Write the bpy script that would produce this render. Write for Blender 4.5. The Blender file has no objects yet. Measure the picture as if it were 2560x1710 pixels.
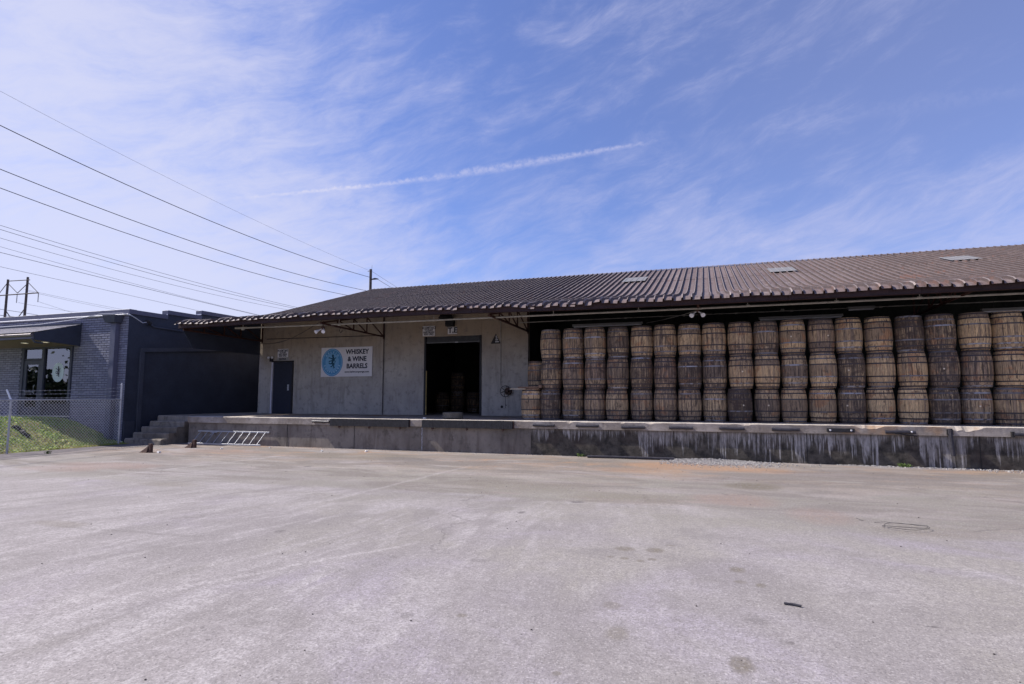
import bpy, math, random
from mathutils import Vector, Matrix
rnd = random.Random(7)
sc = bpy.context.scene
col = sc.collection
R = math.radians

# ------------------------------------------------------------------ camera, sky, sun, exposure
cam = bpy.data.cameras.new("camera")
cam.sensor_width = 36.0
cam.lens = 20.39
cam.clip_start = 0.05
cam.clip_end = 2000
camo = bpy.data.objects.new("camera", cam)
col.objects.link(camo)
camo.location = (0, 0, 1.69)
camo.rotation_euler = (R(90 + 5.476), 0, R(18.7))
sc.camera = camo

SUN = Vector((1.0, 0.13, -1.0)).normalized()        # direction the light travels
sun = bpy.data.lights.new("sun", 'SUN')
sun.energy = 4.2
sun.angle = R(0.5)
sun.color = (1.0, 0.94, 0.87)
suno = bpy.data.objects.new("sun", sun)
col.objects.link(suno)
suno.rotation_euler = SUN.to_track_quat('-Z', 'Y').to_euler()

world = bpy.data.worlds.new("World")
sc.world = world
world.use_nodes = True
wn = world.node_tree
wn.nodes.clear()


class NT:
    def __init__(s, nt):
        s.nt = nt

    def n(s, t, **k):
        nd = s.nt.nodes.new(t)
        for a, b in k.items():
            setattr(nd, a, b)
        return nd

    def put(s, sock, v):
        if isinstance(v, (int, float)):
            sock.default_value = v
        elif isinstance(v, (tuple, list)):
            if len(sock.default_value) == 4 and len(v) == 3:
                v = (*v, 1)
            sock.default_value = v
        else:
            s.nt.links.new(v, sock)

    def m(s, op, a, b=0.0, c=None, clamp=False):
        nd = s.n('ShaderNodeMath', operation=op, use_clamp=clamp)
        s.put(nd.inputs[0], a)
        s.put(nd.inputs[1], b)
        if c is not None:
            s.put(nd.inputs[2], c)
        return nd.outputs[0]

    def vm(s, op, a, b=(0, 0, 0), out=0):
        nd = s.n('ShaderNodeVectorMath', operation=op)
        s.put(nd.inputs[0], a)
        s.put(nd.inputs[1], b)
        return nd.outputs[out]

    def noise(s, vec, scale, detail=4, rough=.55, dist=0.0, col=False):
        nd = s.n('ShaderNodeTexNoise')
        if vec is not None:
            s.put(nd.inputs['Vector'], vec)
        s.put(nd.inputs['Scale'], scale)
        s.put(nd.inputs['Detail'], detail)
        s.put(nd.inputs['Roughness'], rough)
        s.put(nd.inputs['Distortion'], dist)
        return nd.outputs['Color' if col else 0]

    def mr(s, v, a, b, c=0.0, d=1.0, smooth=True):
        nd = s.n('ShaderNodeMapRange', interpolation_type='SMOOTHSTEP' if smooth else 'LINEAR')
        s.put(nd.inputs[0], v)
        s.put(nd.inputs[1], a)
        s.put(nd.inputs[2], b)
        s.put(nd.inputs[3], c)
        s.put(nd.inputs[4], d)
        return nd.outputs[0]

    def mix(s, f, a, b, mode='MIX'):
        nd = s.n('ShaderNodeMix', data_type='RGBA', blend_type=mode)
        s.put(nd.inputs[0], f)
        s.put(nd.inputs[6], a)
        s.put(nd.inputs[7], b)
        return nd.outputs[2]

    def sep(s, v):
        nd = s.n('ShaderNodeSeparateXYZ')
        s.put(nd.inputs[0], v)
        return nd.outputs

    def comb(s, x=0.0, y=0.0, z=0.0):
        nd = s.n('ShaderNodeCombineXYZ')
        s.put(nd.inputs[0], x)
        s.put(nd.inputs[1], y)
        s.put(nd.inputs[2], z)
        return nd.outputs[0]

    def scale(s, v, xyz):
        return s.vm('MULTIPLY', v, xyz)


w = NT(wn)
tc = w.n('ShaderNodeTexCoord').outputs['Generated']
dirv = w.vm('NORMALIZE', tc)
sky = w.n('ShaderNodeTexSky', sky_type='NISHITA')
sky.sun_disc = False
sky.sun_elevation = math.asin(-SUN.z)
sky.sun_rotation = math.atan2(-SUN.x, -SUN.y)
sky.altitude = 150
sky.air_density = 1.0
sky.dust_density = 0.6
sky.ozone_density = 2.0
dx, dy, dz = w.sep(dirv)
zz = w.m('ADD', w.m('MAXIMUM', dz, 0.0), 0.16)
pl = w.comb(w.m('DIVIDE', dx, zz), w.m('DIVIDE', dy, zz), 0.0)
uu = w.m('ARCTAN2', dx, dy)
vv_ = w.m('ARCSINE', dz)
uv = w.comb(uu, vv_, 0.0)
rot = w.n('ShaderNodeVectorRotate', rotation_type='Z_AXIS')
w.put(rot.inputs['Vector'], uv)
rot.inputs['Angle'].default_value = R(-17)
pr = rot.outputs[0]
warp = w.scale(w.vm('SUBTRACT', w.noise(uv, 2.2, 4, .6, col=True), (.5, .5, .5)), (.16, .10, 0))
pw = w.vm('ADD', pr, warp)
c1 = w.noise(w.scale(pw, (1.0, 2.3, 1)), 2.1, 8, .60, .2)
c2 = w.noise(w.scale(pw, (1.0, 3.6, 1)), 7.0, 6, .68, .35)
c3 = w.noise(w.vm('ADD', pl, (4.3, 1.7, 0)), .75, 4, .55)
cl = w.m('ADD', w.m('MULTIPLY', c1, .60), w.m('MULTIPLY', c2, .46))
cl = w.m('ADD', cl, w.m('MULTIPLY', c3, .22))
left = w.mr(w.m('ADD', dx, w.m('MULTIPLY', dy, -.25)), -.50, -.98, 0, 1)        # more cirrus veil towards the sun
low = w.mr(dz, .38, .05, 0, 1)
cl = w.m('ADD', cl, w.m('MULTIPLY', left, .27))
cl = w.m('ADD', cl, w.m('MULTIPLY', low, .22))
cmask = w.m('ADD', w.m('MULTIPLY', w.mr(cl, .575, 1.02), .78), w.mr(dx, -.30, .30, .06, .17))


def trail(a, b, width, t0, t1, k, seed, bend=0.0):
    A, B = Vector(a).normalized(), Vector(b).normalized()
    nrm = A.cross(B).normalized()
    mid = (A + B).normalized()
    along = (B - A).normalized()
    d = w.vm('DOT_PRODUCT', dirv, tuple(nrm), out=1)
    s_ = w.vm('DOT_PRODUCT', dirv, tuple(along), out=1)
    s0 = w.m('SUBTRACT', s_, mid.dot(along))
    nz = w.noise(w.vm('ADD', dirv, (seed, 0, 0)), 26, 4, .65)
    nf = w.noise(w.vm('ADD', dirv, (seed, 1, 0)), 110, 3, .6)
    d = w.m('ADD', d, w.m('MULTIPLY', w.m('SUBTRACT', nz, .5), width * 1.6))
    d = w.m('ADD', d, w.m('MULTIPLY', w.m('MULTIPLY', s0, s0), bend))
    d = w.m('ADD', d, w.m('MULTIPLY', w.m('SUBTRACT', nf, .5), width * 1.3))
    e = w.mr(w.m('ABSOLUTE', d), w.mr(w.m('ABSOLUTE', w.m('SUBTRACT', s0, .05)), .0, .25, width * 1.7, width * .7), 0.0)
    e = w.m('MULTIPLY', e, w.mr(nf, .30, .66, .30, 1.0))
    f1 = w.mr(s0, t0, t0 + .22)
    f2 = w.mr(s0, t1, t1 - .12)
    front = w.mr(w.vm('DOT_PRODUCT', dirv, tuple(mid), out=1), 0.2, 0.4)
    return w.m('MULTIPLY', w.m('MULTIPLY', w.m('MULTIPLY', e, f1), w.m('MULTIPLY', f2, front)), k)


tr = trail((-.6458, .7022, .2998), (-.0312, .916, .400), .0060, -.42, .33, .55, 3.1, .09)
tr2 = trail((.03, .91, .405), (.3781, .8464, .375), .011, -.3, .5, .07, 9.4)
cmask = w.m('MAXIMUM', cmask, w.m('ADD', cmask, w.m('MULTIPLY', w.m('ADD', tr, tr2), .8)))
cmask = w.m('MINIMUM', cmask, .97)
skyc = w.mix(1.0, sky.outputs[0], (.76, .84, 1.27), 'MULTIPLY')
cloudc = w.mix(left, (4.8, 4.85, 6.7), (5.6, 5.7, 7.1))
fin = w.mix(cmask, skyc, cloudc)
bg = w.n('ShaderNodeBackground')
w.put(bg.inputs[0], fin)
bg.inputs[1].default_value = 0.073
wo = w.n('ShaderNodeOutputWorld')
wn.links.new(bg.outputs[0], wo.inputs[0])

vs = sc.view_settings
vs.view_transform = 'Standard'
vs.look = 'None'
vs.exposure = 0.85
vs.gamma = 1
vs.use_curve_mapping = False

# ------------------------------------------------------------------ mesh helpers
ORG = {}


class MB:
    def __init__(s):
        s.v = []
        s.f = []
        s.a = []

    def add(s, vs_, fs, tone=0.0):
        o = len(s.v)
        s.v += [tuple(p) for p in vs_]
        s.f += [tuple(i + o for i in f) for f in fs]
        s.a += [tone] * len(fs)
        return s

    def box(s, x0, x1, y0, y1, z0, z1, tone=0.0):
        v = [(x, y, z) for z in (z0, z1) for y in (y0, y1) for x in (x0, x1)]
        return s.add(v, [(0, 2, 3, 1), (4, 5, 7, 6), (0, 1, 5, 4), (2, 6, 7, 3), (0, 4, 6, 2), (1, 3, 7, 5)], tone)

    def bbox(s, x0, x1, y0, y1, z0, z1, b=.01, tone=0.0):
        """box with chamfered edges"""
        pts = []
        for sx, x in ((1, x0), (-1, x1)):
            for sy, y in ((1, y0), (-1, y1)):
                for sz, z in ((1, z0), (-1, z1)):
                    pts.append(((x, y + sy * b, z + sz * b), (x + sx * b, y, z + sz * b), (x + sx * b, y + sy * b, z)))
        v = [p for t in pts for p in t]
        I = lambda a, b_, c, k: ((a * 2 + b_) * 2 + c) * 3 + k
        F = []
        for a in (0, 1):
            F.append((I(a, 0, 0, 0), I(a, 1, 0, 0), I(a, 1, 1, 0), I(a, 0, 1, 0)))
            F.append((I(0, a, 0, 1), I(1, a, 0, 1), I(1, a, 1, 1), I(0, a, 1, 1)))
            F.append((I(0, 0, a, 2), I(1, 0, a, 2), I(1, 1, a, 2), I(0, 1, a, 2)))
            for c in (0, 1):
                F.append((I(0, a, c, 1), I(1, a, c, 1), I(1, a, c, 2), I(0, a, c, 2)))
                F.append((I(a, 0, c, 0), I(a, 1, c, 0), I(a, 1, c, 2), I(a, 0, c, 2)))
                F.append((I(a, c, 0, 0), I(a, c, 1, 0), I(a, c, 1, 1), I(a, c, 0, 1)))
                for e in (0, 1):
                    F.append((I(a, c, e, 0), I(a, c, e, 1), I(a, c, e, 2)))
        return s.add(v, F, tone)

    def hexa(s, p, tone=0.0):
        """eight points: bottom ring of four then top ring of four"""
        return s.add(p, [(3, 2, 1, 0), (4, 5, 6, 7), (0, 1, 5, 4), (1, 2, 6, 5), (2, 3, 7, 6), (3, 0, 4, 7)], tone)

    def quad(s, *p):
        return s.add(p, [tuple(range(len(p)))])

    def tube(s, pts, r, n=6, cap=True, tone=0.0):
        pts = [Vector(p) for p in pts]
        rings = []
        up = Vector((0, 0, 1))
        for i, p in enumerate(pts):
            d = (pts[min(i + 1, len(pts) - 1)] - pts[max(i - 1, 0)]).normalized()
            u = d.cross(up)
            if u.length < .05:
                u = d.cross(Vector((0, 1, 0)))
            u.normalize()
            v = u.cross(d)
            rr = r[i] if isinstance(r, (list, tuple)) else r
            rings.append([p + (u * math.cos(2 * math.pi * k / n + math.pi / n) + v * math.sin(2 * math.pi * k / n + math.pi / n)) * rr for k in range(n)])
        V = [q for g in rings for q in g]
        F = [(i * n + k, i * n + (k + 1) % n, (i + 1) * n + (k + 1) % n, (i + 1) * n + k) for i in range(len(pts) - 1) for k in range(n)]
        if cap:
            F += [tuple(range(n - 1, -1, -1)), tuple((len(pts) - 1) * n + k for k in range(n))]
        return s.add(V, F, tone)

    def bar(s, a, b, w_=.03, tone=0.0):
        return s.tube([a, b], w_ * .7071, 4, tone=tone)

    def lathe(s, prof, n=24, c=(0, 0, 0), axis='z', closed=False, tone=0.0):
        V = []
        for r_, h in prof:
            for k in range(n):
                a = 2 * math.pi * k / n
                x, y, z = r_ * math.cos(a), r_ * math.sin(a), h
                if axis == 'y':
                    x, y, z = x, z, y
                V.append((c[0] + x, c[1] + y, c[2] + z))
        m_ = len(prof)
        F = [(i * n + k, i * n + (k + 1) % n, ((i + 1) % m_) * n + (k + 1) % n, ((i + 1) % m_) * n + k)
             for i in range(m_ if closed else m_ - 1) for k in range(n)]
        return s.add(V, F, tone)

    def disc(s, c, r, n=24, axis='y', rz=None):
        V = []
        for k in range(n):
            a = 2 * math.pi * k / n
            if axis == 'y':
                V.append((c[0] + r * math.cos(a), c[1], c[2] + (rz or r) * math.sin(a)))
            else:
                V.append((c[0] + r * math.cos(a), c[1] + (rz or r) * math.sin(a), c[2]))
        return s.add(V, [tuple(range(n))])

    def mesh(s, name, mat, org=(0, 0, 0), smooth=False):
        me = bpy.data.meshes.new(name)
        ox, oy, oz = org
        me.from_pydata([(x - ox, y - oy, z - oz) for x, y, z in s.v], [], s.f)
        me.materials.append(mat)
        if any(s.a):
            at = me.attributes.new('tone', 'FLOAT', 'FACE')
            at.data.foreach_set('value', s.a)
        if smooth:
            me.polygons.foreach_set('use_smooth', [True] * len(me.polygons))
        me.update()
        return me

    def build(s, name, mat, parent=None, smooth=False, **props):
        org = ORG.get(parent.name, (0, 0, 0)) if parent else (0, 0, 0)
        o = bpy.data.objects.new(name, s.mesh(name, mat, org, smooth))
        col.objects.link(o)
        ORG[o.name] = org
        if parent:
            o.parent = parent
        for k_, v_ in props.items():
            o[k_] = v_
        return o


def thing(name, label, cat, loc=(0, 0, 0), group=None):
    o = bpy.data.objects.new(name, None)
    o.empty_display_size = .2
    col.objects.link(o)
    o.location = loc
    ORG[o.name] = loc
    o['label'] = label
    o['category'] = cat
    if group:
        o['group'] = group
    return o


def solo(o, label, cat, group=None):
    o['label'] = label
    o['category'] = cat
    if group:
        o['group'] = group
    return o


def inst(name, me, parent, loc=(0, 0, 0), rot_=(0, 0, 0)):
    o = bpy.data.objects.new(name, me)
    col.objects.link(o)
    o.parent = parent
    o.location = loc
    o.rotation_euler = rot_
    return o


def text_mesh(body, size, mat, bold=0.0, sx=1.0):
    cu = bpy.data.curves.new("text", 'FONT')
    cu.body = body
    cu.size = size
    cu.align_x = 'CENTER'
    cu.align_y = 'CENTER'
    cu.resolution_u = 2
    cu.offset = bold
    cu.extrude = 0.002
    to = bpy.data.objects.new("text_tmp", cu)
    col.objects.link(to)
    dg = bpy.context.evaluated_depsgraph_get()
    me = bpy.data.meshes.new_from_object(to.evaluated_get(dg))
    bpy.data.objects.remove(to)
    me.materials.clear()
    me.materials.append(mat)
    if sx != 1.0:
        me.transform(Matrix.Diagonal((sx, 1, 1, 1)))
    return me


def wall_text(body, size, mat, parent, x, y, z, bold=0.0, roll=0.0, sx=1.0, name='lettering'):
    me = text_mesh(body, size, mat, bold, sx)
    me.transform(Matrix.Rotation(R(90), 4, 'X'))
    o = bpy.data.objects.new(name, me)
    col.objects.link(o)
    o.parent = parent
    ox = ORG[parent.name]
    o.location = (x - ox[0], y - ox[1], z - ox[2])
    o.rotation_euler = (0, roll, 0)
    return o


# ------------------------------------------------------------------ materials
def mat(name, rough=.8, metal=0.0, spec=.3):
    m_ = bpy.data.materials.new(name)
    m_.use_nodes = True
    nt = m_.node_tree
    b = nt.nodes['Principled BSDF']
    b.inputs['Roughness'].default_value = rough
    b.inputs['Metallic'].default_value = metal
    b.inputs['Specular IOR Level'].default_value = spec
    k = NT(nt)
    k.b = b
    k.P = k.n('ShaderNodeNewGeometry').outputs['Position']
    return m_, k


def bump(k, h, strength=.4, dist=.01):
    nd = k.n('ShaderNodeBump')
    nd.inputs['Strength'].default_value = strength
    nd.inputs['Distance'].default_value = dist
    k.put(nd.inputs['Height'], h)
    k.nt.links.new(nd.outputs[0], k.b.inputs['Normal'])


def base(k, c):
    k.put(k.b.inputs['Base Color'], c)


def simple(name, c, rough=.7, metal=0.0, var=.25, sc_=6.0, bmp=.15, spec=.3):
    m_, k = mat(name, rough, metal, spec)
    n1 = k.noise(k.P, sc_, 5, .65)
    n2 = k.noise(k.P, sc_ * 9, 3, .6)
    f = k.m('ADD', k.m('MULTIPLY', n1, .65), k.m('MULTIPLY', n2, .35))
    lo = tuple(v * (1 - var) for v in c)
    hi = tuple(min(1, v * (1 + var)) for v in c)
    base(k, k.mix(k.mr(f, .3, .7), lo, hi))
    if bmp:
        bump(k, n2, bmp, .006)
    return m_


def make_asphalt():
    m_, k = mat("asphalt", .88, 0, .25)
    P = k.P
    X, Y, Z = k.sep(P)
    # tyre-polished streaks fan out from the dock doors
    rx = k.m('SUBTRACT', X, -3.5)
    ry = k.m('SUBTRACT', Y, 24.0)
    ang = k.m('ARCTAN2', rx, ry)
    rad = k.m('SQRT', k.m('ADD', k.m('MULTIPLY', rx, rx), k.m('MULTIPLY', ry, ry)))
    pol = k.comb(k.m('MULTIPLY', ang, 9.0), k.m('MULTIPLY', rad, .12), 0.0)
    s1 = k.noise(pol, 3.4, 6, .62, .35)
    s2 = k.noise(k.vm('ADD', pol, (7, 3, 0)), 10, 5, .6, .3)
    big = k.noise(P, .22, 5, .55)
    mid = k.noise(P, 1.1, 6, .62)
    fine = k.noise(P, 11, 4, .7)
    agg = k.n('ShaderNodeTexVoronoi')
    agg.inputs['Scale'].default_value = 85
    k.put(agg.inputs['Vector'], P)
    aggc = k.sep(agg.outputs['Color'])[0]
    grain = k.noise(P, 38, 3, .8)
    c = k.mix(k.mr(big, .34, .66), (.245, .222, .222), (.320, .292, .290))
    wide = k.noise(k.vm('ADD', P, (8, 31, 0)), .30, 4, .55, .6)
    c = k.mix(k.mr(k.m('ADD', wide, k.m('MULTIPLY', X, .014)), .45, .55, 0, .8), c, (.290, .268, .238))
    c = k.mix(k.m('MULTIPLY', k.mr(wide, .47, .38), .6), c, (.330, .292, .345))
    dk = k.noise(k.vm('ADD', P, (60, 5, 0)), .42, 5, .6, .7)
    c = k.mix(k.mr(dk, .52, .66, 0, .6), c, (.190, .172, .165))
    lf_ = k.mr(k.m('ADD', X, k.m('MULTIPLY', k.m('SUBTRACT', big, .5), 5.0)), 1.0, -5.0, .16, 1.0)
    c = k.mix(k.m('MULTIPLY', k.mr(s1, .47, .61, 0, .85), lf_), c, (.40, .37, .372))
    c = k.mix(k.m('MULTIPLY', k.mr(s1, .46, .32, 0, .5), lf_), c, (.210, .192, .188))
    c = k.mix(k.m('MULTIPLY', k.mr(s2, .53, .65, 0, .6), lf_), c, (.45, .42, .415))
    c = k.mix(k.m('MULTIPLY', k.mr(s2, .46, .32, 0, .35), lf_), c, (.19, .173, .17))
    c = k.mix(k.m('MULTIPLY', k.mr(mid, .47, .30), .6), c, (.195, .178, .172))
    # older, patchy surfacing in the far half of the yard
    yb = k.m('ADD', Y, k.m('ADD', k.m('MULTIPLY', k.m('SUBTRACT', mid, .5), .9), k.m('MULTIPLY', k.mr(X, .8, 2.6), 1.1)))
    fz = k.m('MULTIPLY', k.mr(yb, 9.45, 9.75), k.mr(X, -11.0, -5.0, .35, 1.0))
    p1 = k.noise(k.vm('ADD', k.scale(P, (.45, 1.2, 1)), (71, 3, 0)), .8, 5, .6, .6)
    p2 = k.noise(k.vm('ADD', k.scale(P, (.4, 1.5, 1)), (17, 43, 0)), .8, 5, .62, .5)
    fc = k.mix(k.mr(p1, .42, .56), (.250, .236, .195), (.315, .272, .255))
    fc = k.mix(k.mr(p1, .60, .70, 0, .8), fc, (.37, .35, .31))
    fc = k.mix(k.mr(p2, .54, .64, 0, .8), fc, (.175, .15, .118))
    fc = k.mix(k.mr(p2, .42, .34, 0, .7), fc, (.30, .215, .185))
    c = k.mix(k.m('MULTIPLY', fz, .8), c, fc)
    # warm clay and rust dirt nearer the dock
    near = k.mr(Y, 9.5, 15.2)
    wn_ = k.noise(k.scale(P, (.45, 1.0, 1)), .9, 6, .66, .8)
    c = k.mix(k.m('MULTIPLY', near, k.mr(wn_, .40, .58, 0, .85)), c, (.235, .172, .112))
    wn2 = k.noise(k.vm('ADD', k.scale(P, (.45, 1.1, 1)), (13, 2, 0)), .9, 6, .68, .8)
    c = k.mix(k.m('MULTIPLY', k.mr(Y, 11.5, 15.5), k.mr(wn2, .50, .62, 0, .85)), c, (.35, .19, .085))
    wn3 = k.noise(k.vm('ADD', k.scale(P, (.45, 1.2, 1)), (3, 22, 0)), 1.1, 5, .68, .7)
    c = k.mix(k.m('MULTIPLY', k.mr(Y, 10.5, 13.0), k.mr(wn3, .54, .64, 0, .8)), c, (.11, .07, .05))
    # greenish grey film in the middle distance
    g_ = k.m('MULTIPLY', k.m('MULTIPLY', k.mr(Y, 7.5, 9.5), k.mr(Y, 14, 11.5)), k.mr(k.noise(k.scale(P, (.35, 1, 1)), .9, 4, .6), .38, .58, 0, .62))
    c = k.mix(g_, c, (.20, .188, .145))
    bnd = k.noise(k.vm('ADD', k.scale(P, (.38, 1.1, 1)), (2, 8, 0)), .9, 6, .66, .9)
    c = k.mix(k.m('MULTIPLY', k.m('MULTIPLY', k.mr(Y, 8.6, 10.2), k.mr(Y, 17, 15.5)), k.mr(bnd, .47, .58, 0, .85)), c, (.150, .128, .105))
    c = k.mix(k.m('MULTIPLY', k.mr(Y, 9.5, 12.0), k.mr(bnd, .44, .34, 0, .5)), c, (.38, .335, .29))
    pat = k.noise(k.vm('ADD', P, (50, 9, 0)), .16, 3, .5, .3)
    c = k.mix(k.mr(pat, .500, .520, 0, .22), c, (.19, .17, .168))
    pat2 = k.noise(k.vm('ADD', P, (20, 70, 0)), .3, 4, .6, .6)
    c = k.mix(k.mr(pat2, .55, .64, 0, .28), c, (.42, .385, .39))
    for (ax, ay, bx_, by_, wd, ss, bro) in ((-8.46, 5.52, -5.79, 5.65, .07, .30, .2), (-9.74, 6.51, -10.03, 8.08, .022, .8, .50), (-10.0, 10.11, -10.49, 13.35, .022, .8, .50), (-7.99, 10.99, -7.98, 12.3, .03, .7, .5),
                                     (-8.03, 13.18, -4.19, 12.94, .035, .45, .35), (-4.19, 12.94, .56, 13.29, .035, .45, .35), (-19.58, 11.43, -17.48, 12.02, .03, .7, .3), (-16.4, 12.9, -9.96, 13.33, .06, .4, .35),
                                     (-4.73, 3.83, -3.2, 6.4, .07, -.5, .4), (-9.0, 6.4, -6.2, 9.4, .10, -.4, .42), (-7.3, 3.6, -7.6, 6.8, .10, -.4, .4), (2.3, 7.2, 3.6, 5.2, .08, -.35, .4), (-12.5, 8.0, -11.8, 14.4, .10, -.4, .4), (-6.0, 8.0, -5.7, 13.8, .10, -.35, .4)):
        A_ = Vector((ax, ay, 0))
        B_ = Vector((bx_, by_, 0))
        D_ = (B_ - A_).normalized()
        q_ = k.vm('SUBTRACT', P, (ax, ay, 0))
        al = k.m('DIVIDE', k.vm('DOT_PRODUCT', q_, tuple(D_), out=1), (B_ - A_).length)
        ds = k.vm('DOT_PRODUCT', q_, (-D_.y, D_.x, 0), out=1)
        ds = k.m('ADD', ds, k.m('MULTIPLY', k.m('SUBTRACT', mid, .5), .35))
        ds = k.m('ADD', ds, k.m('MULTIPLY', k.m('SUBTRACT', fine, .5), .05))
        ln = k.m('MULTIPLY', k.mr(k.m('ABSOLUTE', ds), wd, wd * .25), k.m('MULTIPLY', k.mr(al, -.02, .12), k.mr(al, 1.02, .85)))
        ln = k.m('MULTIPLY', ln, k.mr(fine, bro - .06, bro + .10))
        c = k.mix(k.m('MULTIPLY', ln, abs(ss)), c, (.075, .065, .055) if ss > 0 else (.46, .425, .425))
    # small round oil spots
    for (sx_, sy_, rx_, ry_, kk, dk_) in ((-0.55, 15.16, 1.679, 0.93, 0.75, 2),
            (-1.58, 13.98, 1.214, 0.553, 0.5, 2),
            (0.98, 14.85, 0.939, 0.591, 0.55, 2),
            (0.37, 10.49, 0.762, 0.65, 0.5, 3),
            (0.73, 12.23, 0.572, 0.571, 0.8, 0),
            (-1.42, 10.09, 1.119, 0.635, 0.5, 0),
            (-9.6, 14.68, 2.312, 1.004, 0.6, 0),
            (-8.02, 14.41, 0.993, 0.551, 0.6, 1),
            (-14.36, 10.67, 1.648, 0.766, 0.55, 3),
            (-14.72, 9.86, 1.246, 0.505, 0.4, 3),
            (-14.61, 14.71, 1.648, 0.636, 0.5, 3),
            (1.45, 9.48, 0.465, 0.689, 0.35, 3),
            (3.45, 14.66, 2.163, 0.638, 0.4, 1),
            (-3.49, 10.8, 1.606, 0.819, 0.4, 0),
            (-10.13, 8.83, 0.791, 0.311, 0.35, 0),
            (-8.26, 5.64, 0.538, 0.189, 0.45, 0),
            (2.61, 8.83, 0.759, 0.421, 0.3, 0),
            (-0.95, 6.76, 0.126, 0.102, 0.75, 0),
            (-0.62, 6.8, 0.104, 0.12, 0.8, 0),
            (-1.05, 6.38, 0.041, 0.041, 0.7, 0),
            (-0.9, 6.36, 0.054, 0.051, 0.7, 0),
            (-0.73, 6.32, 0.045, 0.051, 0.75, 0),
            (-0.62, 6.42, 0.054, 0.05, 0.75, 0),
            (-0.47, 7.07, 0.063, 0.041, 0.5, 0),
            (0.21, 6.31, 0.085, 0.11, 0.75, 0),
            (0.22, 5.91, 0.063, 0.051, 0.6, 0),
            (0.39, 5.86, 0.051, 0.07, 0.75, 0),
            (-0.8, 4.93, 0.085, 0.1, 0.5, 0),
            (-0.68, 4.37, 0.095, 0.141, 0.55, 0),
            (0.14, 4.13, 0.085, 0.14, 0.8, 0),
            (0.3, 4.94, 0.095, 0.07, 0.4, 1),
            (-0.94, 3.64, 0.032, 0.03, 0.7, 0),
            (0.48, 4.59, 0.032, 0.03, 0.8, 1),
            (1.51, 5.24, 0.054, 0.022, 0.8, 1),
            (-2.09, 9.47, 0.126, 0.104, 0.9, 1),
            (-2.68, 8.36, 0.063, 0.095, 0.8, 1),
            (0.72, 12.18, 0.496, 0.451, 0.85, 0),
            (-2.28, 4.2, 0.073, 0.067, 0.45, 1),
            (-1.88, 4.33, 0.054, 0.045, 0.6, 0),
            (-2.31, 5.79, 0.126, 0.076, 0.35, 1),
            (-5.22, 6.22, 0.063, 0.078, 0.7, 1),
            (-9.43, 12.16, 0.085, 0.178, 0.9, 1),
            (-3.59, 3.49, 0.01, 0.02, 0.8, 1),
            (-3.38, 3.34, 0.02, 0.02, 0.8, 1),
            (2.0, 6.84, 0.032, 0.032, 0.7, 1)):
        d = k.m('ADD', k.m('POWER', k.m('DIVIDE', k.m('SUBTRACT', X, sx_), rx_), 2.0), k.m('POWER', k.m('DIVIDE', k.m('SUBTRACT', Y, sy_), ry_), 2.0))
        d = k.m('ADD', d, k.m('ADD', k.m('MULTIPLY', k.m('SUBTRACT', fine, .5), 1.6), k.m('MULTIPLY', k.m('SUBTRACT', mid, .5), 2.0 if rx_ > .5 else .3)))
        c = k.mix(k.mr(d, 1.35, .2, 0, kk), c, ((.115, .095, .058) if rx_ < .5 else (.150, .125, .080), (.075, .066, .066), (.38, .20, .085), (.27, .165, .125))[dk_])
    c = k.mix(k.m('MULTIPLY', k.mr(fine, .60, .40), .45), c, (.19, .17, .168))
    c = k.mix(k.mr(aggc, .80, 1.0, 0, .35), c, (.52, .485, .475))
    c = k.mix(k.mr(aggc, .16, 0.0, 0, .55), c, (.10, .09, .09))
    c = k.mix(k.mr(grain, .60, .40, 0, .5), c, (.165, .15, .147))
    # hairline cracks
    v = k.n('ShaderNodeTexVoronoi', feature='DISTANCE_TO_EDGE')
    v.inputs['Scale'].default_value = .24
    k.put(v.inputs['Vector'], k.vm('ADD', P, k.scale(k.noise(P, .9, 5, .6, col=True), (1.7, 1.7, 0))))
    crk = k.m('MULTIPLY', k.mr(v.outputs[0], .006, .0015), k.mr(k.noise(P, .35, 2), .5, .6, 0, .35))
    c = k.mix(crk, c, (.07, .062, .06))
    base(k, c)
    bump(k, k.m('ADD', k.m('MULTIPLY', grain, 1.0), k.m('MULTIPLY', fine, .6)), .55, .012)
    return m_


def make_concrete(name, c0, c1, stain=(.08, .075, .06), st=.5, vert=True, warm=None, k_spot=.4, zr=(1.0, 4.6)):
    m_, k = mat(name, .9, 0, .2)
    P = k.P
    X, Y, Z = k.sep(P)
    n1 = k.noise(P, .8, 6, .62, .3)
    n2 = k.noise(P, 4.5, 6, .68)
    n3 = k.noise(P, 34, 3, .7)
    vv = k.noise(k.scale(P, (3.1, 3.1, .5)), 1.3, 6, .7, .6)
    c = k.mix(k.mr(n1, .33, .66), c0, c1)
    if warm:
        c = k.mix(k.m('MULTIPLY', k.mr(Z, *zr), k.mr(k.noise(P, .5, 3), .2, .6, .5, 1)), c, warm)
    c = k.mix(k.m('MULTIPLY', k.mr(vv, .46, .70), st), c, stain)
    c = k.mix(k.m('MULTIPLY', k.mr(n2, .50, .30), k_spot), c, tuple(v * .5 for v in c0))
    c = k.mix(k.mr(n3, .66, .80, 0, .30), c, tuple(min(1, v * 1.6) for v in c1))
    c = k.mix(k.mr(n3, .34, .22, 0, .5), c, tuple(v * .3 for v in c0))
    base(k, c)
    bump(k, k.m('ADD', n3, k.m('MULTIPLY', n2, 1.2)), .5, .008)
    return m_


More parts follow.
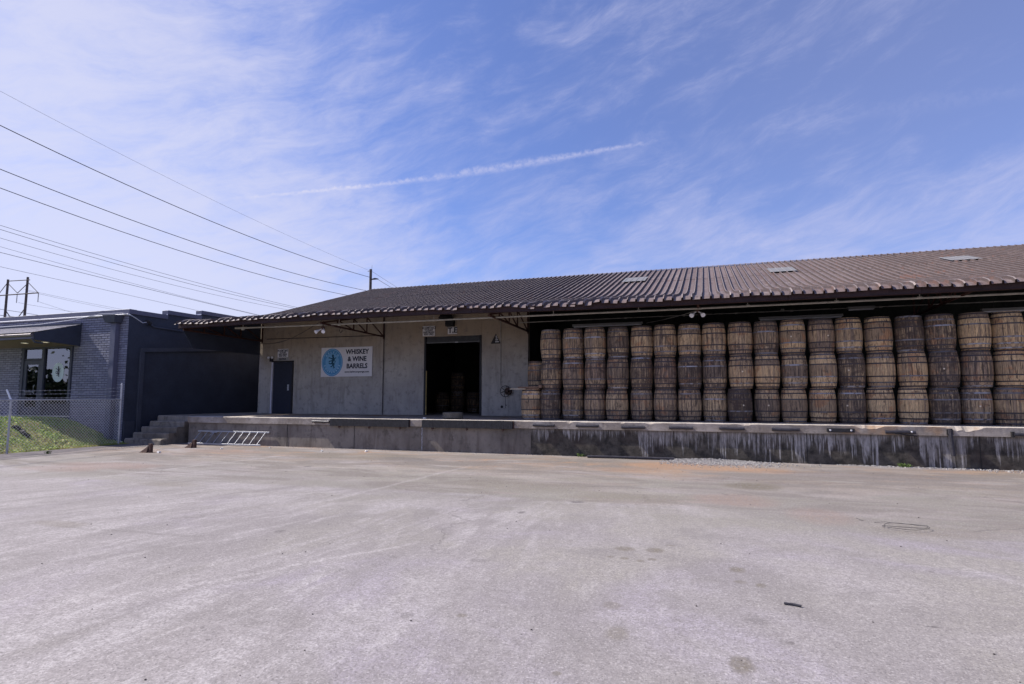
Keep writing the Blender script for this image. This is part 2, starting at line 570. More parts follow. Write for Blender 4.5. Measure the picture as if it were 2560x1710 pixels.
def make_dockdark():
    m_, k = mat("dock_wall_streaked_concrete", .85, 0, .25)
    P = k.P
    X, Y, Z = k.sep(P)
    n2 = k.noise(P, 4, 6, .68)
    n3 = k.noise(P, 26, 4, .7)
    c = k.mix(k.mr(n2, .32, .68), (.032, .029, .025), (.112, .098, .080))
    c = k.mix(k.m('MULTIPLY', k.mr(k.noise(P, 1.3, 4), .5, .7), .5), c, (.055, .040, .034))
    # efflorescence drips: length set by two noises along X
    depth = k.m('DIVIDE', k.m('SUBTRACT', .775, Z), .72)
    lm = k.noise(k.comb(X, 3.0, 0.0), .9, 4, .65)
    right = k.mr(X, -5.5, 3.5, .75, 1.35)
    xw = k.m('ADD', X, k.m('MULTIPLY', k.m('SUBTRACT', k.noise(k.comb(k.m('MULTIPLY', X, 3), 0.0, k.m('MULTIPLY', Z, 5)), 1, 3), .5), .03))
    tex = k.mr(k.noise(k.scale(P, (24, 24, 5)), 1, 4, .75), .32, .62, .20, 1.0)
    for fq, pw_, amp, col_, so in ((42, 1.6, 1.0, (.50, .475, .455), 0.0), (17, 2.6, 1.15, (.46, .435, .415), 11.0), (90, 1.3, .75, (.30, .275, .255), 23.0)):
        wn1 = k.n('ShaderNodeTexWhiteNoise', noise_dimensions='2D')
        k.put(wn1.inputs['Vector'], k.comb(k.m('FLOOR', k.m('MULTIPLY', xw, float(fq))), so, 0.0))
        wn4 = k.n('ShaderNodeTexWhiteNoise', noise_dimensions='2D')
        k.put(wn4.inputs['Vector'], k.comb(k.m('FLOOR', k.m('MULTIPLY', xw, float(fq))), so + 5.0, 0.0))
        L = k.m('MULTIPLY', k.m('MULTIPLY', k.m('POWER', wn1.outputs[0], pw_), k.mr(lm, .36, .62, .12, 1.25)), k.m('MULTIPLY', right, amp))
        dm = k.mr(k.m('SUBTRACT', L, depth), -.02, .22)
        inten = k.m('ADD', .15, k.m('MULTIPLY', wn4.outputs[0], .7))
        c = k.mix(k.m('MULTIPLY', k.m('MULTIPLY', dm, tex), inten), c, col_)
    veil = k.m('MULTIPLY', k.mr(lm, .48, .66), k.mr(depth, .8, .0, 0, .4))
    c = k.mix(k.m('MULTIPLY', veil, k.m('MULTIPLY', right, tex)), c, (.28, .262, .25))
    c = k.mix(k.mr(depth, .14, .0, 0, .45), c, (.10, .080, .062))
    c = k.mix(k.m('MULTIPLY', k.mr(n3, .64, .76), .35), c, (.18, .17, .16))
    base(k, c)
    bump(k, k.m('ADD', n3, n2), .5, .01)
    return m_


def make_lip():
    m_, k = mat("dock_lip_concrete", .88, 0, .25)
    P = k.P
    X, Y, Z = k.sep(P)
    n1 = k.noise(k.scale(P, (1, 1, 1.6)), 1.3, 5, .65, .4)
    n2 = k.noise(P, 6, 6, .7)
    n3 = k.noise(P, 40, 3, .7)
    c = k.mix(k.mr(n1, .3, .7), (.22, .185, .155), (.40, .355, .315))
    c = k.mix(k.m('MULTIPLY', k.mr(k.noise(k.vm('ADD', P, (31, 0, 0)), .7, 4, .6), .56, .68), .6), c, (.33, .19, .09))
    c = k.mix(k.m('MULTIPLY', k.mr(n2, .5, .32), .5), c, (.12, .10, .085))
    c = k.mix(k.mr(n3, .62, .8, 0, .4), c, (.5, .47, .44))
    c = k.mix(k.m('MULTIPLY', k.mr(Z, .985, 1.0), k.mr(Y, 17.2, 16.9)), c, (.52, .475, .42))
    base(k, c)
    bump(k, k.m('ADD', n3, n2), .6, .01)
    return m_


def make_wood():
    m_, k = mat("barrel_oak", .78, 0, .25)
    tcn = k.n('ShaderNodeTexCoord')
    oi = k.n('ShaderNodeObjectInfo')
    P0 = tcn.outputs['Object']
    off = k.m('MULTIPLY', oi.outputs['Random'], 40.0)
    P = k.vm('ADD', P0, k.comb(off, off, k.m('MULTIPLY', off, .37)))
    at = k.n('ShaderNodeAttribute', attribute_name='tone').outputs['Fac']
    oc = k.sep(oi.outputs['Color'])          # R: tan amount, G: dark soot amount, B: redness
    tan, dark, red = oc[0], oc[1], oc[2]
    z = k.sep(P0)[2]
    rnd_ = k.m('FRACT', k.m('ADD', k.m('MULTIPLY', at, 7.31), k.m('MULTIPLY', oi.outputs['Random'], 17.0)))
    streak = k.noise(k.scale(P, (26, 26, 1.9)), 1.0, 5, .75, .3)
    blot = k.noise(k.scale(P, (1, 1, 1.5)), 4.0, 5, .65, .4)
    fine = k.noise(k.scale(P, (60, 60, 8)), 1.0, 3, .7)
    c = k.mix(tan, (.33, .245, .175), (.79, .54, .28))
    c = k.mix(k.m('MULTIPLY', red, .5), c, (.27, .15, .12))
    c = k.mix(k.mr(rnd_, .55, 1.0, 0, .55), c, (.68, .47, .25))
    c = k.mix(k.mr(rnd_, .40, .0, 0, .60), c, (.17, .13, .11))
    sec = k.m('ADD', k.m('ADD', k.m('GREATER_THAN', z, .143), k.m('GREATER_THAN', z, .303)), k.m('ADD', k.m('GREATER_THAN', z, .640), k.m('GREATER_THAN', z, .80)))
    wnn = k.n('ShaderNodeTexWhiteNoise', noise_dimensions='2D')
    k.put(wnn.inputs['Vector'], k.comb(sec, k.m('MULTIPLY', oi.outputs['Random'], 91.0), 0.0))
    c = k.mix(k.mr(wnn.outputs[0], .45, .0, 0, .75), c, (.21, .155, .115))
    c = k.mix(k.mr(wnn.outputs[0], .70, 1.0, 0, .45), c, (.86, .62, .34))
    c = k.mix(k.mr(k.noise(k.vm('ADD', k.scale(P, (1, 1, 1.3)), (7, 7, 7)), 2.6, 3, .6), .54, .64, 0, .55), c, (.50, .225, .095))
    drip = k.noise(k.vm('ADD', k.scale(P, (42, 42, 1.2)), (5, 9, 2)), 1.0, 3, .6, .5)
    c = k.mix(k.m('MULTIPLY', k.mr(drip, .585, .615), .88), c, (.035, .026, .024))
    c = k.mix(k.m('MULTIPLY', k.mr(drip, .36, .33), .5), c, (.80, .60, .36))
    th = k.m('SUBTRACT', .69, k.m('MULTIPLY', dark, .24))
    c = k.mix(k.m('MULTIPLY', k.mr(streak, k.m('SUBTRACT', th, .14), k.m('ADD', th, .05)), .85), c, (.045, .036, .032))
    th2 = k.m('SUBTRACT', .74, k.m('MULTIPLY', dark, .26))
    c = k.mix(k.m('MULTIPLY', k.mr(blot, k.m('SUBTRACT', th2, .10), k.m('ADD', th2, .08)), .85), c, (.070, .048, .038))
    c = k.mix(k.mr(fine, .60, .42, 0, .35), c, (.09, .07, .06))
    base(k, c)
    bump(k, k.m('ADD', streak, fine), .5, .006)
    return m_


def make_hoop():
    m_, k = mat("barrel_hoop_steel", .55, .55, .4)
    oi = k.n('ShaderNodeObjectInfo')
    P = k.P
    n = k.noise(P, 9, 4, .65)
    r_ = oi.outputs['Random']
    c = k.mix(k.mr(r_, .62, .95), (.060, .050, .052), (.36, .355, .375))
    c = k.mix(k.mr(n, .46, .64, 0, .8), c, (.075, .048, .036))
    base(k, c)
    k.put(k.b.inputs['Metallic'], k.mr(r_, .6, 1.0, .15, .75))
    return m_


def make_roof(name, c0, c1):
    m_, k = mat(name, .62, .15, .35)
    P = k.P
    oi = k.n('ShaderNodeObjectInfo')
    X, Y, Z = k.sep(P)
    n1 = k.noise(k.scale(P, (3.5, .5, .5)), 1, 5, .65, .4)
    n2 = k.noise(P, 2.2, 5, .7)
    n3 = k.noise(P, 22, 3, .7)
    c = k.mix(k.m('ADD', k.m('MULTIPLY', oi.outputs['Random'], .5), k.m('MULTIPLY', n1, .5)), c0, c1)
    c = k.mix(k.mr(n2, .52, .70, 0, .6), c, (.29, .24, .225))
    c = k.mix(k.mr(k.noise(k.scale(P, (6, .9, 1)), 1.3, 5, .7), .56, .68, 0, .7), c, (.045, .035, .035))
    c = k.mix(k.mr(X, -2, -16, 0, .5), c, (.20, .18, .178))
    c = k.mix(k.mr(n3, .60, .74, 0, .35), c, (.26, .22, .20))
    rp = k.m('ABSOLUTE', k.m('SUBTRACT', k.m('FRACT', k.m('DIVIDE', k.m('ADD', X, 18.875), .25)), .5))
    c = k.mix(k.m('MULTIPLY', k.m('MULTIPLY', k.mr(rp, .33, .42), k.mr(rp, .45, .435)), k.mr(n2, .25, .6, .4, .85)), c, (.045, .032, .03))  # rib shade painted into the colour: dark line along each rib's sides
    c = k.mix(k.mr(rp, .435, .45, 0, .5), c, (.27, .235, .225))  # sunlit rib tops painted in as a lighter stripe
    c = k.mix(k.mr(k.noise(k.vm('ADD', P, (5, 5, 5)), 1.1, 5, .7), .55, .68, 0, .55), c, (.15, .075, .055))
    base(k, c)
    bump(k, n3, .25, .006)
    return m_


def make_brick():
    m_, k = mat("painted_brick", .6, 0, .35)
    oi = k.n('ShaderNodeObjectInfo')
    at = k.n('ShaderNodeAttribute', attribute_name='tone').outputs['Fac']
    v = k.m('FRACT', k.m('ADD', at, oi.outputs['Random']))
    n = k.noise(k.P, 22, 4, .7)
    n1 = k.noise(k.P, 1.2, 4, .6)
    c = k.mix(v, (.150, .155, .215), (.235, .24, .315))
    c = k.mix(k.mr(n1, .4, .65, 0, .35), c, (.15, .155, .21))
    c = k.mix(k.mr(n, .55, .75, 0, .4), c, (.30, .30, .38))
    base(k, c)
    bump(k, n, .5, .006)
    return m_


M = {}
M['asphalt'] = make_asphalt()
M['wallc'] = make_concrete("warehouse_concrete", (.365, .34, .31), (.47, .44, .39), (.17, .155, .13), .38, warm=(.35, .275, .20), k_spot=.6, zr=(2.6, 4.4))
M['dockc'] = make_concrete("dock_wall_concrete", (.16, .14, .12), (.26, .228, .195), (.09, .07, .06), .55, k_spot=.6)
M['floorc'] = make_concrete("dock_floor_concrete", (.20, .185, .17), (.30, .275, .25), (.10, .09, .08), .3)
M['stepc'] = make_concrete("rough_step_concrete", (.17, .145, .12), (.30, .265, .225), (.10, .08, .06), .5, k_spot=.8)
M['walkc'] = simple("walk_concrete", (.55, .52, .47), .85, var=.15)
M['dockdark'] = make_dockdark()
M['lip'] = make_lip()
M['wood'] = make_wood()
M['hoop'] = make_hoop()
M['bung'] = simple("bung_wood", (.72, .62, .45), .7)
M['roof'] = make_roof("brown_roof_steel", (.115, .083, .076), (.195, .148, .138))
M['patch'] = simple("translucent_patch", (.19, .185, .18), .5, var=.15, sc_=3)
M['fascia'] = simple("maroon_steel", (.040, .020, .020), .6, var=.4, sc_=3)
M['truss'] = simple("rusty_truss_steel", (.060, .026, .021), .75, var=.5, sc_=8)
M['pipe'] = simple("grey_conduit", (.36, .345, .31), .55, .2, var=.25)
M['galv'] = simple("galvanised_steel", (.42, .43, .47), .42, .6, var=.2, sc_=10)
M['mesh'] = simple('chain_link_wire', (.62, .63, .68), .45, .2, var=.1, bmp=0)
M['alum'] = simple("ladder_aluminium", (.34, .35, .38), .5, .3, var=.15)
M['brick'] = make_brick()
M['mortar'] = simple("painted_mortar", (.045, .047, .075), .8, var=.2)
M['slate'] = simple("slate_blue_paint", (.033, .040, .060), .62, var=.18, sc_=1.5, bmp=.25)
M['slate2'] = simple("slate_blue_paint_trim", (.050, .057, .078), .55, var=.15, sc_=2)
M['coping'] = simple("coping_metal", (.105, .11, .16), .5, .1, var=.12)
M['white'] = simple("white_paint", (.72, .72, .74), .55, var=.08)
M['whitetrim'] = simple("pale_trim", (.62, .62, .68), .5, var=.08)
M['sign'] = simple("sign_panel_white", (.70, .69, .70), .45, var=.04, bmp=0)
M['blue'] = simple("badge_blue", (.085, .29, .55), .5, var=.06, bmp=0)
M['blue2'] = simple("badge_light_blue", (.17, .42, .68), .5, var=.06, bmp=0)
M['badgetxt'] = simple("badge_lettering", (.40, .66, .84), .5, var=.04, bmp=0)
M['navy'] = simple("sign_ink", (.020, .023, .040), .5, var=.1, bmp=0)
M['lion'] = simple("lion_ink", (.012, .075, .125), .5, var=.1, bmp=0)
M['black'] = simple("black_rubber", (.030, .029, .032), .7, var=.4, sc_=12)
M['blackm'] = simple("black_metal", (.016, .015, .016), .5, var=.3)
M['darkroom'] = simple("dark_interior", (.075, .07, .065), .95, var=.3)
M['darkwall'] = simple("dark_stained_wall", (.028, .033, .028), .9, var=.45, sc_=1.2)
M['door'] = simple("dark_blue_door", (.022, .026, .042), .5, var=.12)
M['rust'] = simple("rusted_steel", (.085, .050, .040), .85, var=.5, sc_=14)
M['plank'] = simple("weathered_plank", (.20, .125, .085), .8, var=.4, sc_=10)
M['lath'] = simple("pale_lath", (.52, .44, .32), .7, var=.15)
M['tyre'] = simple("dusty_tyre", (.17, .15, .12), .85, var=.3, sc_=10)
M['cable'] = simple("cable", (.03, .03, .034), .6, var=.1, bmp=0)
M['wire'] = simple("line_wire", (.045, .045, .06), .6, var=.1, bmp=0)
M['palecable'] = simple("pale_cable", (.42, .44, .50), .6, var=.1, bmp=0)
M['slate3c'] = simple('dusty_cable', (.12, .12, .13), .6, var=.1, bmp=0)
M['weed'] = simple('weed_leaf', (.075, .12, .028), .7, var=.4, sc_=30, bmp=0)
M['pole'] = simple("wood_pole", (.075, .065, .065), .8, var=.25)
M['stone'] = simple("crushed_stone", (.38, .36, .345), .85, var=.3, sc_=30)
M['paper'] = simple("paper_litter", (.75, .73, .70), .8, var=.1)
M['yellow'] = simple("yellow_post", (.34, .26, .10), .6, var=.3)
M['shingle'] = simple("canopy_shingles", (.29, .28, .30), .85, var=.3, sc_=12)
M['roller'] = simple("roller_curtain", (.12, .125, .13), .5, .3, var=.2)
M['dirt'] = None
gm, gk = mat("bank_soil_and_turf", .95, 0, .1)
nn = gk.noise(gk.P, 1.1, 5, .65)
n2_ = gk.noise(gk.P, 9, 4, .7)
gx, gy, gz = gk.sep(gk.P)
cc = gk.mix(gk.mr(nn, .40, .6), (.15, .21, .05), (.24, .21, .10))
cc = gk.mix(gk.mr(n2_, .55, .72, 0, .6), cc, (.13, .09, .06))
base(gk, cc)
bump(gk, n2_, .8, .03)
M['soil'] = gm
bm_, bk = mat("grass_blades", .7, 0, .2)
ba = bk.n('ShaderNodeAttribute', attribute_name='tone').outputs['Fac']
cc = bk.mix(bk.mr(ba, 0, .55, smooth=False), (.20, .36, .05), (.33, .43, .09))
cc = bk.mix(bk.mr(ba, .55, 1.0, smooth=False), cc, (.50, .42, .17))
base(bk, cc)
M['grass'] = bm_
em, ek = mat("lit_lens", .5)
base(ek, (.8, .75, .6))
ek.b.inputs['Emission Color'].default_value = (1, .86, .55, 1)
ek.b.inputs['Emission Strength'].default_value = .55
M['lens'] = em
glm = bpy.data.materials.new("storefront_glass")
glm.use_nodes = True
gk = NT(glm.node_tree)
glm.node_tree.nodes.remove(glm.node_tree.nodes['Principled BSDF'])
out = glm.node_tree.nodes['Material Output']
tr_ = gk.n('ShaderNodeBsdfTransparent')
tr_.inputs[0].default_value = (.35, .37, .40, 1)
gl_ = gk.n('ShaderNodeBsdfGlossy')
gl_.inputs['Roughness'].default_value = .015
gl_.inputs[0].default_value = (.85, .9, 1, 1)
lw = gk.n('ShaderNodeLayerWeight')
lw.inputs[0].default_value = .35
mx = gk.n('ShaderNodeMixShader')
gk.put(mx.inputs[0], gk.mr(lw.outputs['Fresnel'], 0, 1, .16, 1.0, smooth=False))
glm.node_tree.links.new(tr_.outputs[0], mx.inputs[1])
glm.node_tree.links.new(gl_.outputs[0], mx.inputs[2])
glm.node_tree.links.new(mx.outputs[0], out.inputs[0])
M['glass'] = glm
frost = simple("frosted_decal", (.50, .60, .62), .6, var=.08, bmp=0)
M['frost'] = frost

# ------------------------------------------------------------------ ground
g = MB()
g.add([(-400, -300, 0), (400, -300, 0), (400, 500, 0), (-400, 500, 0)], [(0, 1, 2, 3)])
g.build('asphalt_yard', M['asphalt'], kind='structure')
ap, ak = mat("old_apron_asphalt", .9, 0, .2)
an = ak.noise(ak.P, 3, 5, .65)
af = ak.noise(ak.P, 40, 3, .75)
cc = ak.mix(ak.mr(an, .35, .65), (.135, .12, .125), (.19, .17, .17))
cc = ak.mix(ak.mr(af, .6, .75, 0, .5), cc, (.30, .28, .27))
base(ak, cc)
bump(ak, af, .5, .01)
s_ = MB()
edge = []
for i in range(41):
    y = 5 + i * .27
    edge.append((y, -18.2 - .10 * (y - 5) + .05 * math.sin(y * 2.3) + rnd.uniform(-.03, .03)))
vs_ = [(-20.9, y, .004) for y, x in edge] + [(x - (.9 if y > 13 else .0) * (y - 13) / 3, y, .004) for y, x in edge]
s_.add(vs_, [(i, i + 41, i + 42, i + 1) for i in range(40)])
s_.build('asphalt_apron', ap, kind='structure')


def bank_h(x, y):
    t = min(1, max(0, (-20.35 - x) / 3.6))
    t = t * t * (3 - 2 * t)
    e = .95 * t
    if y > 13:
        e *= 1 - .10 * (y - 13) / 3
    e += .03 * math.sin(x * 2.1 + y) * t + .02 * math.sin(y * 3.3 - x * 4) * min(1, t * 3)
    return max(0, e) + .008


b = MB()
NX, NY = 56, 50
for j in range(NY + 1):
    for i in range(NX + 1):
        x = -34 + (34 - 20.2) * (i / NX) ** .8
        y = 4.0 + 12.1 * j / NY
        b.v.append((x, y, bank_h(x, y)))
for j in range(NY):
    for i in range(NX):
        a = j * (NX + 1) + i
        b.f.append((a, a + 1, a + NX + 2, a + NX + 1))
        b.a.append(0)
b.build('grass_bank', M['soil'], smooth=True, kind='structure')
b = MB()
for i in range(30000):
    x = -20.25 - rnd.random() ** 1.1 * 9.5
    y = rnd.uniform(9.0, 15.98)
    if x < -24.85 and y > 14.75:
        continue
    z = bank_h(x, y)
    patchy = .5 + .5 * math.sin(x * 1.7 + 1.3 * math.sin(y * 1.1)) * math.cos(y * 1.9 + x * .6)
    lowp = max(0, 1 - (z / .55))
    h = rnd.uniform(.03, .085) * (1.15 - .4 * lowp)
    if rnd.random() < .30 * patchy:
        continue
    a = rnd.uniform(0, 6.28)
    wd = rnd.uniform(.006, .014)
    lx, ly = rnd.gauss(0, .035), rnd.gauss(0, .035)
    t = min(1, max(0, rnd.random() * .5 + lowp * .35 + patchy * .22))
    ca, sa = math.cos(a) * wd, math.sin(a) * wd
    b.add([(x - ca, y - sa, z - .005), (x + ca, y + sa, z - .005), (x + lx, y + ly, z + h)], [(0, 1, 2)], max(.01, t))
for i in range(5200):     # broad low weeds and clover on the bank
    x = -20.3 - rnd.random() ** 1.5 * 4.5
    y = rnd.uniform(9.0, 15.9)
    if math.sin(x * 3.1 + y) * math.cos(y * 2.3 - x) < rnd.uniform(-1.2, .7):
        continue
    z = bank_h(x, y) + rnd.uniform(.0, .05)
    a = rnd.uniform(0, 6.28)
    q = rnd.uniform(.02, .05)
    ca, sa = math.cos(a) * q, math.sin(a) * q
    b.add([(x - ca, y - sa, z), (x + sa * .6, y - ca * .6, z + rnd.uniform(0, .03)), (x + ca, y + sa, z + rnd.uniform(0, .05)), (x - sa * .6, y + ca * .6, z + rnd.uniform(0, .03))], [(0, 1, 2), (0, 2, 3)], rnd.choice((.3, .5, .62, .75, .95)))
b.build('grass', M['grass'], kind='stuff', label='short green and straw grass on the bank behind the fence')
b = MB()
for i in range(900):        # fallen leaves and dry litter on the lower bank
    x = -20.25 - rnd.random() ** 1.6 * 3.2
    y = rnd.uniform(9, 15.9)
    z = bank_h(x, y) + .02
    a = rnd.uniform(0, 6.28)
    r_ = rnd.uniform(.015, .035)
    p = [(x + r_ * math.cos(a + k * 2.1), y + r_ * math.sin(a + k * 2.1), z + rnd.uniform(-.01, .03)) for k in range(3)]
    b.add(p, [(0, 1, 2)])
b.build('leaf_litter', simple("dry_leaf", (.30, .22, .12), .8, var=.4, sc_=20), kind='stuff')
b = MB()
b.bbox(-33, -24.9, 14.7, 16.04, .80, .985, .02)
b.build('concrete_walk', M['walkc'], kind='structure')

# ------------------------------------------------------------------ loading dock
dock = thing('loading_dock', 'long raised concrete loading dock with streaked wall below the barrels', 'loading dock', (-6, 17, 0))
xs = [-18.35 + i * .06 for i in range(int((22 + 18.35) / .06) + 1)]


def chip(x):
    c_ = .010 + .012 * abs(math.sin(x * 5.1) * math.sin(x * 1.7 + 1))
    for cx, wd, dep in ((3.75, .33, .085), (5.75, .42, .11), (-3.9, .10, .05), (-1.6, .12, .04), (.9, .14, .04), (-8.2, .1, .04), (-2.35, .08, .04), (7.4, .2, .06)):
        u = abs(x - cx) / wd
        if u < 1:
            c_ += dep * (1 - u * u) * rnd.uniform(.55, 1)
    return c_ + rnd.uniform(0, .008)


L = MB()
n = 6
for x in xs:
    c_ = chip(x)
    L.v += [(x, 24.6, 1.0), (x, 16.70 + c_ * 1.1 + .015, 1.0), (x, 16.70, 1.0 - c_), (x, 16.70 + rnd.uniform(0, .004), .88), (x, 16.70, .775), (x, 16.80, .775)]
for i in range(len(xs) - 1):
    for k in range(n - 1):
        L.f.append((i * n + k, i * n + k + 1, (i + 1) * n + k + 1, (i + 1) * n + k))
        L.a.append(0)
L.add([(-18.35, 24.6, 1.0), (-18.35, 16.73, 1.0), (-18.35, 16.70, .97), (-18.35, 16.70, .775), (-18.35, 24.6, .775)], [(0, 1, 2, 3, 4)])
L.build('dock_slab', M['lip'], dock)
b = MB()
b.box(-20.72, -18.36, 17.48, 24.6, 0.0, .996)
b.build('dock_slab', M['floorc'], dock)
b = MB()
b.box(-18.35, -5.08, 16.76, 17.1, -.05, .78)
b.build('dock_wall', M['dockc'], dock)
b = MB()
b.box(-5.075, 22, 16.757, 17.1, -.05, .78)
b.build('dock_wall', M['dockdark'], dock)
for x in (-13.9, -11.2, 6.05, 2.35):
    b = MB()
    b.box(x - .007, x + .007, 16.75, 16.756, .0, .774)
    b.build('joint_filler', M['blackm'], dock)
b = MB()
for i in range(12):
    z = .74 - i * .06
    b.box(-8.71 + rnd.uniform(-.010, .010), -8.69 + rnd.uniform(0, .012), 16.754, 16.759, z - .06, z)
b.build('lime_streak', simple('lime', (.36, .36, .38), .8, var=.5, sc_=20), dock)


def long_bumper(x0, x1, label):
    t = thing('dock_bumper', label, 'dock bumper', ((x0 + x1) / 2, 16.7, .75), 'laminated rubber bumpers along the dock lip')
    me = None
    nn_ = int((x1 - x0) / .055)
    for i in range(nn_):
        if me is None or i % 5 == 0:
            m2 = MB()
            hh = rnd.uniform(.232, .245)
            m2.box(0, .049, 0, rnd.uniform(.072, .084), 0, hh)
            me = m2.mesh('laminate', M['black'])
        inst('laminate', me, t, (x0 + i * .055 - (x0 + x1) / 2, -.085 - (0.0), .0))
    m2 = MB()
    for x in (x0 + .35, (x0 + x1) / 2, x1 - .35):
        m2.box(x - .03, x + .03, 16.64, 16.70, .70, .75)
        m2.tube([(x, 16.66, .70), (x, 16.66, .66)], .014)
    m2.build('bolt', M['rust'], t)
    b2 = MB()
    b2.box(x0, x1, 16.612 + .085, 16.699, .752, .99)
    b2.build('backing_plate', M['rust'], t)
    return t


long_bumper(-12.08, -9.09, 'long black laminated rubber bumper on the dock lip left of the tyre')
long_bumper(-8.64, -5.58, 'long black laminated rubber bumper on the dock lip under the tyre')


def roll_bumper(x0, x1, z, kind, label):
    t = thing('dock_bumper', label, 'dock bumper', ((x0 + x1) / 2, 16.7, z), 'short bumper bars bolted to the dock lip')
    if kind == 'pipe':
        m2 = MB()
        pr_ = [(x0 + (x1 - x0) * i / 8, 16.645, z + .004 * math.sin(i * .8 + x0)) for i in range(9)]
        m2.tube(pr_, .040, 10)
        m2.build('bar', M['bar'], t, smooth=False)
        m2 = MB()
        m2.box(x0 + .02, x1 - .02, 16.66, 16.699, z - .035, z + .035)
        m2.build('backing_plate', M['blackm'], t)
    elif kind == 'plate':
        m2 = MB()
        m2.bbox(x0, x1, 16.64, 16.699, z - .05, z + .05, .008)
        m2.build('bar', M['black'], t)
        for x in (x0 + .08, x1 - .08):
            m2 = MB()
            m2.lathe([(.001, 16.625), (.022, 16.628), (.022, 16.64)], 8, (x, 0, z), 'y')
            m2.build('bolt', M['white'], t)
    return t


M['bar'] = simple("worn_black_pipe", (.045, .043, .052), .45, .2, var=.4, sc_=14)
nm = ['leftmost short round bar, left of the long black bumpers', 'under the first and second tall barrel stacks', 'under the third barrel stack', 'under the fourth and fifth barrel stacks',
      'under the sixth and seventh barrel stacks', 'under the eighth barrel stack', 'under the tenth barrel stack']
for (x0, x1, z), l in zip([(-12.8, -12.12, .885), (-4.98, -4.32, .875), (-3.68, -3.02, .88), (-2.37, -1.72, .86), (-1.07, -.44, .865), (.23, .86, .87), (1.52, 2.18, .865)], nm):
    lab = ('short round dark bumper bar, ' + l) if 'leftmost' not in l else 'short round dark bumper bar left of the long laminated bumpers'
    roll_bumper(x0, x1, z, 'pipe', lab)
roll_bumper(2.80, 3.43, .87, 'plate', 'flat black bumper plate with two white bolts below the barrels')
t = roll_bumper(4.09, 4.73, .85, 'pipe', 'broken grey bumper bar with one white bolt and torn bracket')
b = MB()
b.hexa([(4.30, 16.63, .80), (4.76, 16.63, .745), (4.76, 16.66, .745), (4.30, 16.66, .80), (4.30, 16.63, .83), (4.74, 16.63, .775), (4.74, 16.66, .775), (4.30, 16.66, .83)])
b.build('torn_bracket', M['blackm'], t)
b = MB()
b.lathe([(.001, 16.59), (.022, 16.595), (.022, 16.62)], 8, (4.64, 0, .86), 'y')
b.build('bolt', M['white'], t)
t = thing('dock_bumper', 'black bumper pipe hanging upright down the dock wall', 'dock bumper', (5.44, 16.7, .6), 'short bumper bars bolted to the dock lip')
b = MB()
b.tube([(5.44, 16.65, .95), (5.45, 16.66, .62), (5.475, 16.66, .30)], .05, 10)
b.build('bar', M['bar'], t)
b = MB()
b.box(5.38, 5.50, 16.645, 16.699, .80, .93)
b.build('backing_plate', M['blackm'], t)
t = roll_bumper(6.68, 7.30, .83, 'pipe', 'short grey bumper bar at the far right end of the dock')
b = MB()
b.box(6.64, 6.69, 16.62, 16.699, .77, .90)
b.build('end_bracket', M['blackm'], t)

# stairs
st = thing('concrete_stairs', 'worn concrete steps rising beside the dark blue wall', 'stairs', (-19.6, 16.6, 0))
for i in range(5):
    y0 = 15.88 + i * .33
    zt = .2 * (i + 1) - (.004 if i == 4 else 0)
    x1 = -18.68 - .012 * i
    m2 = MB()
    NXs = 10
    top = []
    ex = [-20.45 + (x1 + 20.45) * k / NXs for k in range(NXs + 1)]
    for x in ex:
        j_ = rnd.uniform(0, .025)
        m2.v += [(x, y0 + rnd.uniform(0, .012), 0), (x, y0 + rnd.uniform(0, .012), zt - .03 - j_), (x, y0 + .025 + j_, zt), (x, min(17.475, y0 + (.36 if i < 4 else .27)), zt), (x, min(17.475, y0 + (.36 if i < 4 else .27)), 0)]
    for k in range(NXs):
        for q in range(4):
            m2.f.append((k * 5 + q, (k + 1) * 5 + q, (k + 1) * 5 + q + 1, k * 5 + q + 1))
            m2.a.append(0)
    m2.f += [(0, 1, 2, 3, 4), tuple(NXs * 5 + q for q in (4, 3, 2, 1, 0))]
    m2.a += [0, 0]
    m2.build('step', M['stepc'], st)

# ------------------------------------------------------------------ warehouse
wh = thing('warehouse', 'long concrete warehouse with brown ribbed metal roof over the dock', 'warehouse', (0, 21, 0))


def wall_piece(x0, x1, z0, z1, y0=20.9, y1=21.12, mt='wallc', name='wall_panel'):
    m2 = MB()
    m2.bbox(x0, x1, y0, y1, z0, z1, .012)
    return m2.build(name, M[mt], wh)


wall_piece(-19.0, -12.69, .99, 5.30)
wall_piece(-12.675, -10.80, .99, 5.30)
wall_piece(-10.80, -8.32, 4.12, 5.30, 20.903, 21.12)
wall_piece(-8.32, -6.43, .99, 5.30)
b = MB()
b.box(-19.0, -18.8, 21.13, 39, 0, 5.2)
b.box(19.8, 20.0, 16.9, 39, 0, 5.2)
b.box(-19, 20, 38.9, 39.1, 0, 5.2)
for x in (-18.95, 19.9):
    b.add([(x, 21, 5.2), (x, 39, 5.2), (x, 30, 8.15)], [(0, 1, 2)])
b.build('outer_wall', M['wallc'], wh)
b = MB()
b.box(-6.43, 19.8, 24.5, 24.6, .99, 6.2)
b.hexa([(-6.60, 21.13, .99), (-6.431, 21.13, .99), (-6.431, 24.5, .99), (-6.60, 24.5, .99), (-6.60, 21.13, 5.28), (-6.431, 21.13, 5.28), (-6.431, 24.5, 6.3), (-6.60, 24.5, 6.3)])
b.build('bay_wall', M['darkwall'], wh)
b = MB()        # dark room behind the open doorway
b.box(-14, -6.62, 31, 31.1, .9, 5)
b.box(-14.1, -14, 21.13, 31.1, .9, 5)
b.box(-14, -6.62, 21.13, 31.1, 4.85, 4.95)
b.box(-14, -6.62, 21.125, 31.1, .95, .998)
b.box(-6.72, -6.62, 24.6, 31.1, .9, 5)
b.build('interior_wall', M['darkroom'], wh)
